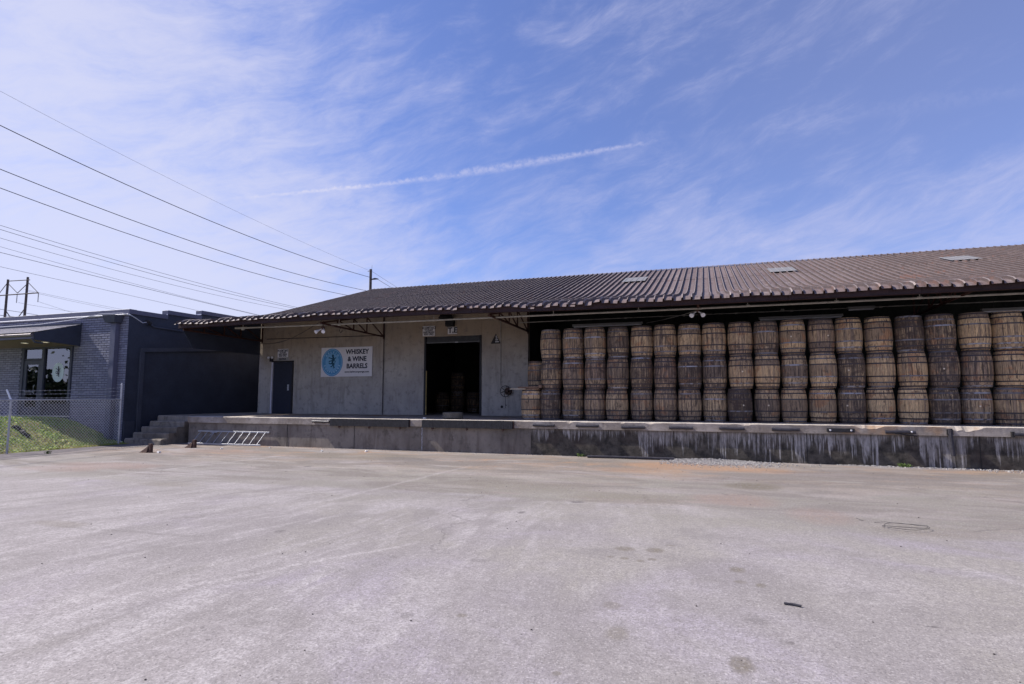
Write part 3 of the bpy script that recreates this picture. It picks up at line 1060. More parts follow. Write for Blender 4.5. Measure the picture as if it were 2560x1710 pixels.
for x0, x1 in ((-10.80, -10.72), (-8.40, -8.32)):
    b = MB()
    b.box(x0, x1, 20.89, 21.1, 1.0, 4.12)
    b.build('door_jamb', M['blackm'], wh)
b = MB()
for i in range(5):
    z = 3.90 + i * .045
    b.hexa([(-10.72, 20.93, z), (-8.40, 20.93, z), (-8.40, 21.0, z), (-10.72, 21.0, z), (-10.72, 20.955, z + .045), (-8.40, 20.955, z + .045), (-8.40, 21.0, z + .045), (-10.72, 21.0, z + .045)])
b.box(-10.72, -8.40, 20.92, 20.99, 3.855, 3.90)
rd = b.build('roller_door', M['roller'], wh)
b = MB()
b.box(-9.45, -9.33, 20.905, 20.919, 3.86, 3.885)
b.build('pull_handle', M['white'], rd)
b = MB()
b.tube([(-10.66, 20.84, 1.0), (-10.66, 20.84, 2.75)], .022, 8)
solo(b.build('guard_post', M['yellow']), 'thin yellowish post standing at the left jamb of the open doorway', 'post')
# personnel door
b = MB()
b.bbox(-18.17, -17.19, 20.86, 20.897, 1.01, 3.24, .006)
pdr = b.build('door', M['door'], wh)
b = MB()
b.box(-17.38, -17.30, 20.835, 20.859, 2.0, 2.26)
b.tube([(-17.36, 20.81, 2.14), (-17.26, 20.81, 2.14)], .014)
b.build('handle', M['galv'], pdr)
b = MB()
b.box(-18.235, -18.172, 20.80, 20.899, 1.0, 3.24)
b.build('door_frame', M['whitetrim'], wh)
b = MB()
b.box(-18.235, -17.12, 20.82, 20.899, 3.245, 3.29)
b.box(-17.187, -17.12, 20.86, 20.899, 1.0, 3.243)
b.build('door_frame', M['blackm'], wh)
b = MB()
b.lathe([(.001, 20.893), (.055, 20.893), (.055, 20.9)], 10, (-7.48, 0, 1.34), 'y')
b.build('pipe_hole', M['blackm'], wh)


def roof_z(y):
    if y < 16.55:
        return 4.355 + (y - 16.45) * .75
    if y < 16.8:
        return 4.43 + (y - 16.55) * .36
    if y > 21.9:
        return 5.60 + (y - 21.9) * .3145
    # smooth blend between shallow overhang and main slope
    t = (y - 16.8) / 5.1
    h0, h1, m0, m1 = 4.52, 5.60, .185 * 5.1, .3145 * 5.1
    return (2 * t ** 3 - 3 * t ** 2 + 1) * h0 + (t ** 3 - 2 * t ** 2 + t) * m0 + (-2 * t ** 3 + 3 * t ** 2) * h1 + (t ** 3 - t ** 2) * m1


def beam_z(x):
    tb = [(-20, 4.29), (-15, 4.34), (-10.7, 4.375), (-7.5, 4.34), (-5, 4.275), (-.3, 4.25), (22, 4.245)]
    for (a, za), (b_, zb) in zip(tb[:-1], tb[1:]):
        if x <= b_:
            return za + (zb - za) * (x - a) / (b_ - a)
    return 4.245


def sag(x):
    s2 = beam_z(x) - 4.235 + .012 * math.sin(x * 1.9)
    if -7.5 < x < -2.2:
        s2 += .02 * math.sin(x * 4.1)
    return s2


def rib_profile(x0, nrib=3, rh=.072):
    """x offsets and heights of a ribbed sheet, ribs every 0.25 m"""
    out_ = []
    for i in range(nrib):
        c_ = .125 + i * .25
        out_ += [(c_ - .105, 0), (c_ - .026, 0), (c_ - .016, rh), (c_ + .016, rh), (c_ + .026, 0)]
    out_.append((nrib * .25 + .02, 0.0))
    return out_


def sheet(x0, ylist, dzf, name, mt, nrib=3, rh=.072):
    m2 = MB()
    pf = rib_profile(x0, nrib, rh)
    for y in ylist:
        for (ox, hh) in pf:
            x = x0 + ox
            m2.v.append((x, y + dzf(x, y)[0], roof_z(y) + hh + dzf(x, y)[1]))
    k_ = len(pf)
    for j in range(len(ylist) - 1):
        for i in range(k_ - 1):
            m2.f.append((j * k_ + i, j * k_ + i + 1, (j + 1) * k_ + i + 1, (j + 1) * k_ + i))
            m2.a.append(0)
    return m2.build(name, M[mt], wh)


ribj = {}


def eave_fn(x, y):
    if y > 17.6:
        return (0, 0)
    r_ = int(math.floor((x - .125) / .25))
    if r_ not in ribj:
        amp = 1.25 if not (-8 < x < -2.3) else 2.6
        ribj[r_] = (rnd.uniform(-.035, .035) * amp, rnd.uniform(-.016, .016) * amp)
    f = 1 - (y - 16.45) / 1.15
    return (ribj[r_][0] * f, (sag(x) + ribj[r_][1]) * f)


x = -19.0
i = 0
while x < 20.4:
    jz = rnd.uniform(0, .006)
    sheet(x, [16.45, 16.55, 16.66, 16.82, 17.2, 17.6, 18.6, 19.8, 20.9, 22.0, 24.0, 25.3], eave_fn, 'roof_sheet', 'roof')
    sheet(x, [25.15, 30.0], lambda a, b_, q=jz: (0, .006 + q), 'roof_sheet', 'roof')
    x += .75
    i += 1
b = MB()
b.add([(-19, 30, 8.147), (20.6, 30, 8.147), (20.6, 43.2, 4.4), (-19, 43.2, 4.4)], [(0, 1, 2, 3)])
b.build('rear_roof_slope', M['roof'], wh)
b = MB()
for x in [-19 + .5 * k for k in range(79)]:
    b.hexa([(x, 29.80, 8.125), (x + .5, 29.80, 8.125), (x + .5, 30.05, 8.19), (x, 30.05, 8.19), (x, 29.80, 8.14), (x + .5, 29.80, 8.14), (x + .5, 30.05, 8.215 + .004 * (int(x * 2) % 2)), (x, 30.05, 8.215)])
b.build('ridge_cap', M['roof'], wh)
for (px, yw, wd, dp) in ((-2.94, 26.0, 1.0, 1.5), (3.1, 26.2, 1.1, 1.5), (9.3, 26.2, 1.2, 1.3)):
    x0 = math.floor(px / .25) * .25 - .5 + .0
    sheet(x0, [yw - dp / 2, yw + dp / 2], lambda a, b_: (0, .076), 'skylight_sheet', 'patch', 4, .010)

# roof edge steel and structure
x = -18.95
while x < 20:
    x1 = x + 3.0
    m2 = MB()
    z0, z1 = beam_z(x), beam_z(x1)
    m2.hexa([(x, 16.60, z0), (x1 - .01, 16.60, z1), (x1 - .01, 16.66, z1), (x, 16.66, z0), (x, 16.60, z0 + .17), (x1 - .01, 16.60, z1 + .17), (x1 - .01, 16.66, z1 + .17), (x, 16.66, z0 + .17)])
    m2.hexa([(x, 16.56, z0 - .006), (x1 - .01, 16.56, z1 - .006), (x1 - .01, 16.72, z1 - .006), (x, 16.72, z0 - .006), (x, 16.56, z0), (x1 - .01, 16.56, z1), (x1 - .01, 16.72, z1), (x, 16.72, z0)])
    m2.build('eave_beam', M['fascia'], wh)
    x = x1
m2 = MB()  # added panel under the canopy end, keeps sun off the warehouse wall
m2.add([(-18.99, 17.3, 3.60), (-18.99, 20.88, 3.58), (-18.99, 20.88, 5.2), (-18.99, 18.8, 4.84), (-18.99, 16.72, 4.44), (-18.96, 17.3, 3.60), (-18.96, 20.88, 3.58), (-18.96, 20.88, 5.2), (-18.96, 18.8, 4.84), (-18.96, 16.72, 4.44)],
       [(0, 1, 2, 3, 4), (9, 8, 7, 6, 5), (0, 5, 6, 1), (1, 6, 7, 2), (2, 7, 8, 3), (3, 8, 9, 4), (4, 9, 5, 0)])
m2.build('canopy_sun_blocker', M['slate'], wh)
for yy in (17.9, 19.2, 20.4):
    m2 = MB()
    z = roof_z(yy) - .13
    m2.box(-18.9, 19.9, yy - .03, yy + .03, z - .05, z + .06)
    m2.build('purlin', M['fascia'], wh)
for xx in (-18.85, -12.65, -6.43, -.22, 6.10, 12.4):
    m2 = MB()
    a, c_ = (xx, 16.74, 4.26), (xx, 20.86, 4.19)
    m2.bar(a, c_, .055)
    zt = lambda y: roof_z(y) - .20
    m2.bar((xx, 16.74, 4.27), (xx, 20.86, zt(20.86)), .055)
    m2.bar((xx, 20.86, 4.10), (xx, 20.86, zt(20.86) + .1), .05)
    ys = [17.7, 18.7, 19.6, 20.86]
    for k in range(3):
        zl = 4.26 - .07 * (ys[k] - 16.74) / 4.12
        m2.bar((xx, ys[k], zl), (xx, ys[k], zt(ys[k])), .04)
        zl2 = 4.26 - .07 * (ys[k + 1] - 16.74) / 4.12
        m2.bar((xx, ys[k], zt(ys[k])), (xx, ys[k + 1], zl2), .035)
    m2.build('truss_bracket', M['truss'], wh)
b = MB()
pts = [(-16.6, 17.3, 4.30), (-9.87, 17.3, 4.255), (-6.03, 17.3, 4.25), (-.29, 17.3, 4.235), (6, 17.3, 4.235), (14, 17.3, 4.23)]
b.tube(pts, .029, 8)
for xx in (-16.55, -12.3, -8.6, -4.5, -1.9, 1.1, 3.3, 5.2, 7.5):
    b.bar((xx, 17.3, 4.25), (xx, 17.3, 4.5), .018)
    b.tube([(xx - .05, 17.3, 4.25), (xx + .05, 17.3, 4.25)], .035, 8)
b.build('sprinkler_pipe', M['pipe'], wh)
b = MB()
b.tube([(-6.35, 19.6, 4.36), (8, 19.6, 4.37), (15, 19.6, 4.37)], .016, 6)
for xx in (-4.2, -2.6, -.7, .9, 2.5, 4.9):
    b.tube([(xx - .04, 19.6, 4.36), (xx + .04, 19.6, 4.36)], .028, 6)
b.lathe([(.001, 4.36), (.06, 4.37), (.05, 4.43), (.001, 4.44)], 8, (2.24, 19.6, 0))
b.build('electrical_conduit', M['pipe'], wh)
b = MB()
b.tube([(-7.52, 20.87, 4.9), (-7.53, 20.87, 2.2), (-7.47, 20.86, 2.1), (-7.38, 20.85, 2.06)], .014, 6)
b.build('electrical_conduit', M['pipe'], wh)
b = MB()
b.tube([(-18.6, 20.87, 4.28), (-12.72, 20.87, 4.25)], .013, 6)
b.build('electrical_conduit', M['cable'], wh)
b = MB()
b.tube([(-12.62, 20.85, 5.2), (-12.62, 20.85, 3.0), (-12.64, 20.87, 1.0)], .012, 6)
b.build('electrical_conduit', M['cable'], wh)
b = MB()
ends = ((-18.9, 20.8, 4.10), (-15.9, 19.0, 4.22), (-13.1, 17.4, 4.36))
pp = []
for i in range(17):
    t = i / 16
    x = ends[0][0] + (ends[2][0] - ends[0][0]) * t
    pp.append((x, 20.8 - 3.4 * t, 4.02 + .36 * t - .28 * math.sin(math.pi * t) * (1 - .2 * t) + .06))
b.tube(pp, .011, 5)
solo(b.build('slack_cable', M['cable']), 'thin slack cable sagging under the canopy above the personnel door', 'cable')
b = MB()
pp = [(-1.9 + .125 * i * 1.2, 19.6 - 2.0 * i / 12, 4.16 + .10 * i / 12 - .03 * math.sin(math.pi * i / 12)) for i in range(13)]
b.tube(pp, .011, 5)
solo(b.build('slack_cable', M['pipe']), 'slack cable rising from the long tube light to the right floodlight', 'cable')


def tube_light(x0, x1, z, label):
    t = thing('tube_light', label, 'tube light', ((x0 + x1) / 2, 19.5, z), 'fluorescent lights hanging under the canopy')
    m2 = MB()
    m2.hexa([(x0, 19.42, z), (x1, 19.42, z), (x1, 19.60, z), (x0, 19.60, z), (x0, 19.46, z + .07), (x1, 19.46, z + .07), (x1, 19.56, z + .07), (x0, 19.56, z + .07)])
    m2.build('housing', M['lighthouse'], t)
    for yy in (19.46, 19.56):
        m2 = MB()
        m2.tube([(x0 + .04, yy, z - .018), (x1 - .04, yy, z - .018)], .016, 6)
        m2.build('tube', M['white'], t)
    for xx in (x0 + .3, x1 - .3):
        m2 = MB()
        m2.tube([(xx, 19.51, z + .07), (xx, 19.51, roof_z(19.5) - .03)], .005, 4)
        m2.build('hanger', M['cable'], t)


M['lighthouse'] = simple("enamel_housing", (.34, .34, .33), .5, var=.1)
tube_light(-4.39, -2.02, 4.13, 'long unlit tube light above the second to fifth barrel stacks')
tube_light(1.54, 3.87, 4.12, 'long unlit tube light above the tenth to thirteenth barrel stacks')
tube_light(4.0, 4.72, 4.32, 'short bright white tube light hanging highest, above the fourteenth barrel stack')
tube_light(7.31, 9.6, 4.10, 'dark tube light partly cut off at the far right edge')
b = MB()
b.box(-16.9, -16.35, 17.26, 17.34, 4.27, 4.33)
solo(b.build('junction_box', M['pipe']), 'pale junction box at the left end of the canopy conduit', 'junction box')


def floodlight(x, y, z, label):
    t = thing('floodlight', label, 'floodlight', (x, y, z), 'twin white floodlights under the canopy')
    m2 = MB()
    m2.bbox(x - .05, x + .05, y - .04, y + .05, z + .02, z + .12, .01)
    m2.tube([(x, y, z + .12), (x, y, z + .30)], .018)
    m2.build('mount', M['rust'], t)
    for s2 in (-1, 1):
        m2 = MB()
        c_ = Vector((x + s2 * .10, y - .06, z - .02))
        d = Vector((s2 * .35, -.8, -.5)).normalized()
        m2.tube([c_, c_ + d * .06, c_ + d * .11, c_ + d * .17], [.025, .04, .058, .066], 10)
        m2.build('lamp_head', M['white'], t)
        m2 = MB()
        m2.tube([(x, y, z + .05), c_], .015)
        m2.build('arm', M['white'], t)


floodlight(-12.9, 17.2, 4.09, 'twin white floodlight on the left truss above the big white sign')
floodlight(-.25, 17.5, 4.14, 'twin white floodlight above the seventh and eighth barrel stacks')

# gooseneck barn lamp, wall lamp, hand wheel
t = thing('barn_lamp', 'dark domed barn lamp on the wall above the open doorway', 'lamp', (-9.65, 20.6, 4.8))
b = MB()
b.lathe([(.02, .17), (.10, .16), (.22, .09), (.29, -.03), (.30, -.06), (.27, -.05), (.12, .05)], 20, (-9.68, 20.52, 4.84))
b.build('lamp_shade', M['blackm'], t, smooth=True)
b = MB()
b.bbox(-9.80, -9.45, 20.70, 20.89, 4.50, 4.78, .01)
b.build('ballast_box', M['blackm'], t)
b = MB()
b.tube([(-9.68, 20.52, 5.0), (-9.68, 20.6, 5.08), (-9.66, 20.75, 5.05), (-9.65, 20.89, 4.95)], .018)
b.build('arm', M['blackm'], t)
t = thing('wall_lamp', 'small white two-headed emergency lamp beside the personnel door', 'lamp', (-18.28, 20.85, 3.44))
for xx in (-18.40, -18.20):
    b = MB()
    b.lathe([(.001, 20.76), (.05, 20.765), (.055, 20.80), (.02, 20.86)], 10, (xx, 0, 3.45), 'y')
    b.build('lamp_head', M['white'], t)
b = MB()
b.bbox(-18.36, -18.22, 20.80, 20.897, 3.27, 3.42, .01)
b.build('battery_box', M['blackm'], t)
t = thing('hand_wheel', 'black spoked hand wheel with hanging chain on the concrete wall', 'hand wheel', (-7.27, 20.7, 1.93))
b = MB()
pr_ = [(.205 + .012 * math.cos(a), 20.70 + .012 * math.sin(a)) for a in [k * math.pi / 3 for k in range(6)]]
b.lathe(pr_, 28, (-7.27, 0, 1.93), 'y', closed=True)
b.build('rim', M['blackm'], t)
for k in range(6):
    a = k * math.pi / 3 + .3
    m2 = MB()
    m2.tube([(-7.27, 20.70, 1.93), (-7.27 + .2 * math.cos(a), 20.70, 1.93 + .2 * math.sin(a))], .012)
    m2.build('spoke', M['blackm'], t)
b = MB()
b.lathe([(.001, 20.66), (.05, 20.66), (.05, 20.78), (.14, 20.78), (.14, 20.86), (.05, 20.87), (.05, 20.9)], 18, (-7.20, 0, 1.93), 'y')
b.build('hub', M['rust'], t)
b = MB()
for k in range(14):
    z = 1.72 - k * .03
    b.tube([(-7.27 + .007 * (k % 2), 20.70, z), (-7.27 - .007 * (k % 2), 20.70, z - .03)], .010, 4)
b.tube([(-7.27, 20.70, 1.42), (-7.22, 20.70, 1.40)], .016, 5)
b.build('chain', M['blackm'], t)
b = MB()
b.tube([(-12.87, 18.2, 4.28), (-12.92, 18.2, 4.18), (-12.88, 18.2, 4.08), (-12.82, 18.2, 4.1), (-12.80, 18.2, 4.2)], .012, 5)
solo(b.build('hook', M['cable']), 'small dark cable loop hanging from the left truss', 'cable loop')

# --------------------------------------------------------------- signs
LION = [  # strokes of a rampant lion, unit square, (points, radii)
    ([(.02, .62), (.05, .52), (.04, .45)], [.10, .09, .05]),                    # head
    ([(-.06, .70), (.02, .74), (.10, .68)], [.03, .05, .03]),                   # mane
    ([(.06, .52), (.08, .35), (.02, .20), (-.02, .02)], [.10, .13, .10, .08]),   # chest to loins
    ([(-.02, .40), (-.18, .44), (-.30, .50), (-.36, .47)], [.06, .045, .04, .05]),   # upper foreleg
    ([(-.02, .26), (-.16, .20), (-.26, .22), (-.34, .17)], [.06, .045, .035, .05]),  # lower foreleg
    ([(-.02, .05), (-.14, -.02), (-.28, -.02), (-.34, .05)], [.08, .06, .04, .05]),  # raised hind leg
    ([(.02, .02), (.14, -.08), (.10, -.22), (.20, -.34), (.10, -.38)], [.09, .08, .05, .045, .04]),  # standing hind leg
    ([(.0, -.05), (.0, -.18), (-.10, -.28), (-.20, -.26)], [.04, .05, .04, .03]),
    ([(.08, .0), (.24, .02), (.26, .18), (.17, .28), (.22, .42), (.32, .48)], [.025, .025, .028, .028, .03, .045]),  # tail
    ([(.24, .18), (.34, .20)], [.03, .02]),
]


def lion(cx, y, cz, s2, mt, parent):
    m2 = MB()
    yy = y
    for pts_, rr in LION:
        prev = None
        for i_ in range(len(pts_)):
            q = pts_[i_]
            nn_ = 10
            m2.disc((cx + q[0] * s2, yy, cz + q[1] * s2), rr[i_] * s2 * .92, nn_)
            yy -= .00008
            if i_:
                p = pts_[i_ - 1]
                d = Vector((q[0] - p[0], q[1] - p[1])).normalized()
                nrm = Vector((-d.y, d.x))
                a0, a1 = rr[i_ - 1] * .92, rr[i_] * .92
                m2.quad((cx + (p[0] + nrm.x * a0) * s2, yy, cz + (p[1] + nrm.y * a0) * s2), (cx + (p[0] - nrm.x * a0) * s2, yy, cz + (p[1] - nrm.y * a0) * s2),
                        (cx + (q[0] - nrm.x * a1) * s2, yy, cz + (q[1] - nrm.y * a1) * s2), (cx + (q[0] + nrm.x * a1) * s2, yy, cz + (q[1] + nrm.y * a1) * s2))
                yy -= .00008
    return m2.build('lion_emblem', mt, parent)


sg = thing('company_sign', 'large white sign with round blue lion badge reading WHISKEY & WINE BARRELS', 'sign', (-14.42, 20.87, 3.19))
b = MB()
b.bbox(-15.68, -13.17, 20.855, 20.885, 2.57, 3.81, .004)
b.build('panel', M['sign'], sg)
bx, bz = -15.12, 3.18
b = MB()
b.disc((bx, 20.852, bz), .525, 48, 'y', .590)
b.build('badge', M['blue'], sg)
b = MB()
n = 48
V = []
for k in range(n):
    a = 2 * math.pi * k / n
    V += [(bx + .483 * math.cos(a), 20.850, bz + .545 * math.sin(a)), (bx + .470 * math.cos(a), 20.850, bz + .531 * math.sin(a))]
b.add(V, [(2 * k, 2 * k + 1, (2 * k + 3) % (2 * n), (2 * k + 2) % (2 * n)) for k in range(n)])
b.build('badge_ring', M['badgetxt'], sg)
b = MB()
b.disc((bx, 20.8505, bz), .335, 40, 'y', .385)
b.build('badge_centre', M['blue2'], sg)
lion(bx + .02, 20.848, bz - .05, .50, M['lion'], sg)


def arc_text(txt, a0, a1, r_, inward):
    for i_, ch in enumerate(txt):
        a = R(a0 + (a1 - a0) * i_ / (len(txt) - 1))
        x_, z_ = bx + r_ * .94 * math.sin(a), bz + r_ * 1.06 * math.cos(a)
        wall_text(ch, .105, M['badgetxt'], sg, x_, 20.849, z_, .003, a if not inward else a + math.pi, name='letter')


arc_text("KELVIN", -48, 48, .405, False)
arc_text("COOPERAGE", 250, 110, .405, True)
for tx, z_, s2 in (("WHISKEY", 3.60, .275), ("& WINE", 3.30, .275), ("BARRELS", 3.00, .275)):
    wall_text(tx, s2, M['navy'], sg, -13.90, 20.853, z_, .0095, sx=.95)
wall_text("www.kelvincooperage.com", .108, M['navy'], sg, -13.90, 20.853, 2.765, .003)


def notice(x0, x1, z0, z1, label, group):
    t_ = thing('notice_sign', label, 'sign', ((x0 + x1) / 2, 20.88, (z0 + z1) / 2), group)
    m2 = MB()
    m2.bbox(x0, x1, 20.875, 20.893, z0, z1, .003)
    m2.build('panel', M['sign'], t_)
    h = z1 - z0
    xc = (x0 + x1) / 2
    for tx, f_, s2, kx in (("NO ADMITTANCE", .80, .135, .62), ("TO PLANT", .57, .115, .8), ("EXCEPT THROUGH", .36, .088, .72), ("FRONT OFFICE", .16, .098, .72)):
        wall_text(tx, s2 * h / .4, M['navy'], t_, xc, 20.872, z0 + f_ * h, .003, sx=kx * .86)


notice(-17.99, -17.43, 3.45, 3.82, 'small white notice with four black lines over the personnel door', 'no admittance notices')
notice(-10.87, -10.33, 4.15, 4.56, 'small white notice with four black lines at the open doorway corner', 'no admittance notices')
t = thing('door_strip_sign', 'narrow worn grey strip sign directly above the personnel door', 'sign', (-17.75, 20.88, 3.37))
b = MB()
b.bbox(-18.02, -17.38, 20.877, 20.893, 3.315, 3.435, .003)
b.build('panel', M['lighthouse'], t)
wall_text("NOTICE", .10, M['navy'], t, -17.72, 20.874, 3.375, .004)
t = thing('letter_sign', 'white sign with bold black letters T E under the barn lamp', 'sign', (-9.55, 20.88, 4.35))
b = MB()
b.bbox(-9.76, -9.36, 20.872, 20.893, 4.20, 4.48, .003)
b.build('panel', M['sign'], t)
wall_text("T.E", .30, M['navy'], t, -9.55, 20.869, 4.34, .010)
b = MB()
b.box(-9.82, -9.63, 20.84, 20.87, 4.50, 4.545)
b.build('tag', M['white'], t)
t = thing('triangle_sign', 'black triangular sign with white bars right of the open doorway', 'sign', (-7.73, 20.88, 3.9))
b = MB()
b.add([(-7.94, 20.885, 3.76), (-7.52, 20.885, 3.76), (-7.73, 20.885, 4.15), (-7.94, 20.893, 3.76), (-7.52, 20.893, 3.76), (-7.73, 20.893, 4.15)], [(0, 1, 2), (0, 3, 4, 1), (1, 4, 5, 2), (2, 5, 3, 0)])
b.build('panel', M['blackm'], t)
for k, (x0, x1, z_) in enumerate(((-7.73, -7.69, 4.03), (-7.73, -7.665, 3.96), (-7.74, -7.64, 3.89), (-7.75, -7.60, 3.815))):
    b = MB()
    b.box(x0, x1, 20.879, 20.884, z_, z_ + .035)
    b.build('bar', M['sign'], t)

# ------------------------------------------------------------------ barrels
H = .943
NS = 30


def prof_r(z):
    t = (z / H - .5) * 2
    return .288 + .051 * (1 - t * t) ** .9 if abs(t) < 1 else .288


def body_mesh(seed):
    rr = random.Random(seed)
    cuts = [0]
    for i_ in range(NS):
        cuts.append(cuts[-1] + rr.uniform(.7, 1.3))
    tot = cuts[-1]
    ang = [2 * math.pi * c_ / tot for c_ in cuts]
    zs = [0, .03, .12, .23, .35, .4715, .6, .72, .83, .913, H]
    m2 = MB()
    offs = [rr.uniform(-.0025, .0025) for _ in range(NS)]
    for z in zs:
        r0 = prof_r(z)
        for k in range(NS):
            a0, a1 = ang[k], ang[k + 1]
            e = .010
            r_ = r0 + offs[k]
            for a_, r2 in ((a0, r0 - .007), (a0 + e, r_), ((a0 + a1) / 2, r_ + .0015), (a1 - e, r_)):
                m2.v.append((r2 * math.cos(a_), r2 * math.sin(a_), z))
    n_ = NS * 4
    for j in range(len(zs) - 1):
        for k in range(NS):
            tone = .02 + .96 * ((k * 7919 + seed * 31) % 97) / 97
            for q in range(4):
                i0 = k * 4 + q
                i1 = (i0 + 1) % n_
                m2.f.append((j * n_ + i0, j * n_ + i1, (j + 1) * n_ + i1, (j + 1) * n_ + i0))
                m2.a.append(tone)
    # chime rims and inner lip
    for zz_, s2 in ((0, 1), (H, -1)):
        m2.lathe([(.282, zz_), (.268, zz_), (.266, zz_ + s2 * .035)], 48, tone=.4)
    return m2.mesh('staves', M['wood'])


bodies = [body_mesh(s2) for s2 in range(5)]


def head_mesh():
    m2 = MB()
    for zz_ in (.035, H - .035):
        n_ = 7
        for k in range(n_):
            xa, xb = -.266 + .532 * k / n_ + .001, -.266 + .532 * (k + 1) / n_ - .001
            pts_ = []
            for q in range(5):
                x_ = xa + (xb - xa) * q / 4
                pts_.append((x_, -math.sqrt(max(0, .266 ** 2 - x_ * x_))))
            for q in range(4, -1, -1):
                x_ = xa + (xb - xa) * q / 4
                pts_.append((x_, math.sqrt(max(0, .266 ** 2 - x_ * x_))))
            m2.add([(x_, y_, zz_) for x_, y_ in pts_], [tuple(range(len(pts_)))], .1 + .12 * k)
    return m2.mesh('barrel_head', M['wood'])


headm = head_mesh()


def hoop_mesh(z0, z1):
    m2 = MB()
    t_ = .004
    m2.lathe([(prof_r(z0) + .002, z0), (prof_r(z0) + .002 + t_, z0), (prof_r((z0 + z1) / 2) + .0025 + t_, (z0 + z1) / 2), (prof_r(z1) + .002 + t_, z1), (prof_r(z1) + .002, z1)], 36)
    return m2.mesh('hoop', M['hoop'], smooth=False)


hz = [(.012, .052), (.125, .160), (.285, .320), (H - .320, H - .285), (H - .160, H - .125), (H - .052, H - .012)]
hoops = [hoop_mesh(*q) for q in hz]
m2 = MB()
m2.lathe([(.001, .348), (.020, .347), (.022, .338)], 10, (0, 0, .4715), 'y')
bungm = m2.mesh('bung', M['bung'])
m2 = MB()
m2.v = []
bungm.transform(Matrix.Translation((0, 0, 0)))
GB = 'whiskey barrels stacked on the loading dock'


def barrel(x, y, z, tone, label, bung=None, group=GB, tilt=0.0):
    t_ = thing('barrel', label, 'barrel', (x, y, z), group)
    t_.rotation_euler = (rnd.uniform(-.006, .006) + tilt, rnd.uniform(-.008, .008), rnd.uniform(0, 6.28) if bung is None else bung)
    o = inst('staves', rnd.choice(bodies), t_)
    o.color = (*tone, 1)
    o = inst('barrel_head', headm, t_)
    o.color = (*tone, 1)
    for hm in hoops:
        inst('hoop', hm, t_, (0, 0, rnd.uniform(-.006, .006)))
    if bung is not None:
        inst('bung', bungm, t_, (0, 0, 0), (0, 0, math.pi))
    return t_


TN = {  # name: (tan, dark, red)
    'light tan': (.95, .18, .05), 'tan': (.72, .34, .08), 'honey tan': (.88, .30, .12), 'grey tan': (.50, .45, .05), 'grey brown': (.30, .52, .12), 'mottled brown': (.45, .70, .15),
    'dark brown': (.22, .62, .40), 'plum brown': (.14, .55, .85), 'dark grey': (.20, .70, .0), 'grey': (.28, .45, .0), 'reddish grey': (.30, .40, .6), 'black stained': (.50, .85, .1)}
STK = [  # top, middle, bottom
    (('grey tan', 0), ('dark brown', 0), ('dark grey', 0)), (('grey brown', 0), ('grey brown', 0), ('grey brown', 0)), (('grey tan', 0), ('plum brown', 0), ('grey brown', 0)),
    (('dark grey', 0), ('grey tan', 0), ('grey brown', 0)), (('tan', 0), ('mottled brown', 0), ('grey', 0)), (('grey tan', 0), ('plum brown', 0), ('grey tan', 0)),
    (('tan', 0), ('mottled brown', 0), ('grey brown', 0)), (('tan', 0), ('grey brown', 0), ('grey tan', 0)), (('reddish grey', 0), ('tan', 1), ('black stained', 1)),
    (('grey', 0), ('light tan', 0), ('grey', 1)), (('light tan', 1), ('grey tan', 0), ('honey tan', 0)), (('reddish grey', 1), ('light tan', 0), ('light tan', 0)),
    (('honey tan', 0), ('mottled brown', 1), ('dark grey', 1)), (('light tan', 0), ('light tan', 0), ('honey tan', 0)), (('black stained', 0), ('honey tan', 0), ('light tan', 0)),
    (('mottled brown', 0), ('dark brown', 1), ('black stained', 0)), (('light tan', 0), ('reddish grey', 0), ('grey brown', 1)), (('light tan', 0), ('light tan', 0), ('honey tan', 0)),
    (('honey tan', 0), ('tan', 0), ('tan', 0))]
ORD = ['first', 'second', 'third', 'fourth', 'fifth', 'sixth', 'seventh', 'eighth', 'ninth', 'tenth', 'eleventh', 'twelfth', 'thirteenth', 'fourteenth', 'fifteenth', 'sixteenth', 'seventeenth', 'eighteenth', 'nineteenth']
topx = [-4.75, -4.02, -3.31, -2.61, -1.89, -1.21, -.51, .18, .88, 1.58, 2.27, 2.98, 3.66, 4.36, 5.09, 5.76, 6.48, 7.19, 7.92]
botx = [-4.76, -4.05, -3.34, -2.66, -1.94, -1.24, -.54, .15, .83, 1.53, 2.23, 2.93, 3.64, 4.33, 5.04, 5.75, 6.44, 7.15, 7.88]
POSN = ['topmost', 'middle', 'bottom']
for i, stk in enumerate(STK):
    for j, (tn, bg_) in enumerate(stk):
        lvl = 2 - j
        x = botx[i] + (topx[i] - botx[i]) * lvl / 2 + rnd.uniform(-.012, .012) + (.026 * (1 if i > 7 else .4) * (lvl == 1))
        y = 17.90 + rnd.uniform(-.05, .05) - (.04 * lvl if i > 14 else 0)
        z = 1.003 + lvl * (H + .004)
        tone = tuple(min(1, max(0, v + rnd.uniform(-.07, .07))) for v in TN[tn])
        lab = f"{tn} barrel{' with pale bung' if bg_ else ''}, {POSN[j]} in the {ORD[i]} tall stack from the left"
        barrel(x, y, z, tone, lab, (rnd.uniform(-.5, .5) if bg_ else None))
barrel(-5.38, 17.85, 1.003, TN['honey tan'], 'single pale tan barrel with planks on top, left of the tall stacks')
barrel(-5.42, 18.72, 1.003, TN['dark brown'], 'hidden brown barrel at the floor behind the single planked barrel')
barrel(-5.42, 18.72, 1.003 + H + .004, TN['grey tan'], 'grey tan barrel half hidden behind the first tall stack above the planks')
GI = 'barrels standing in the dark room'
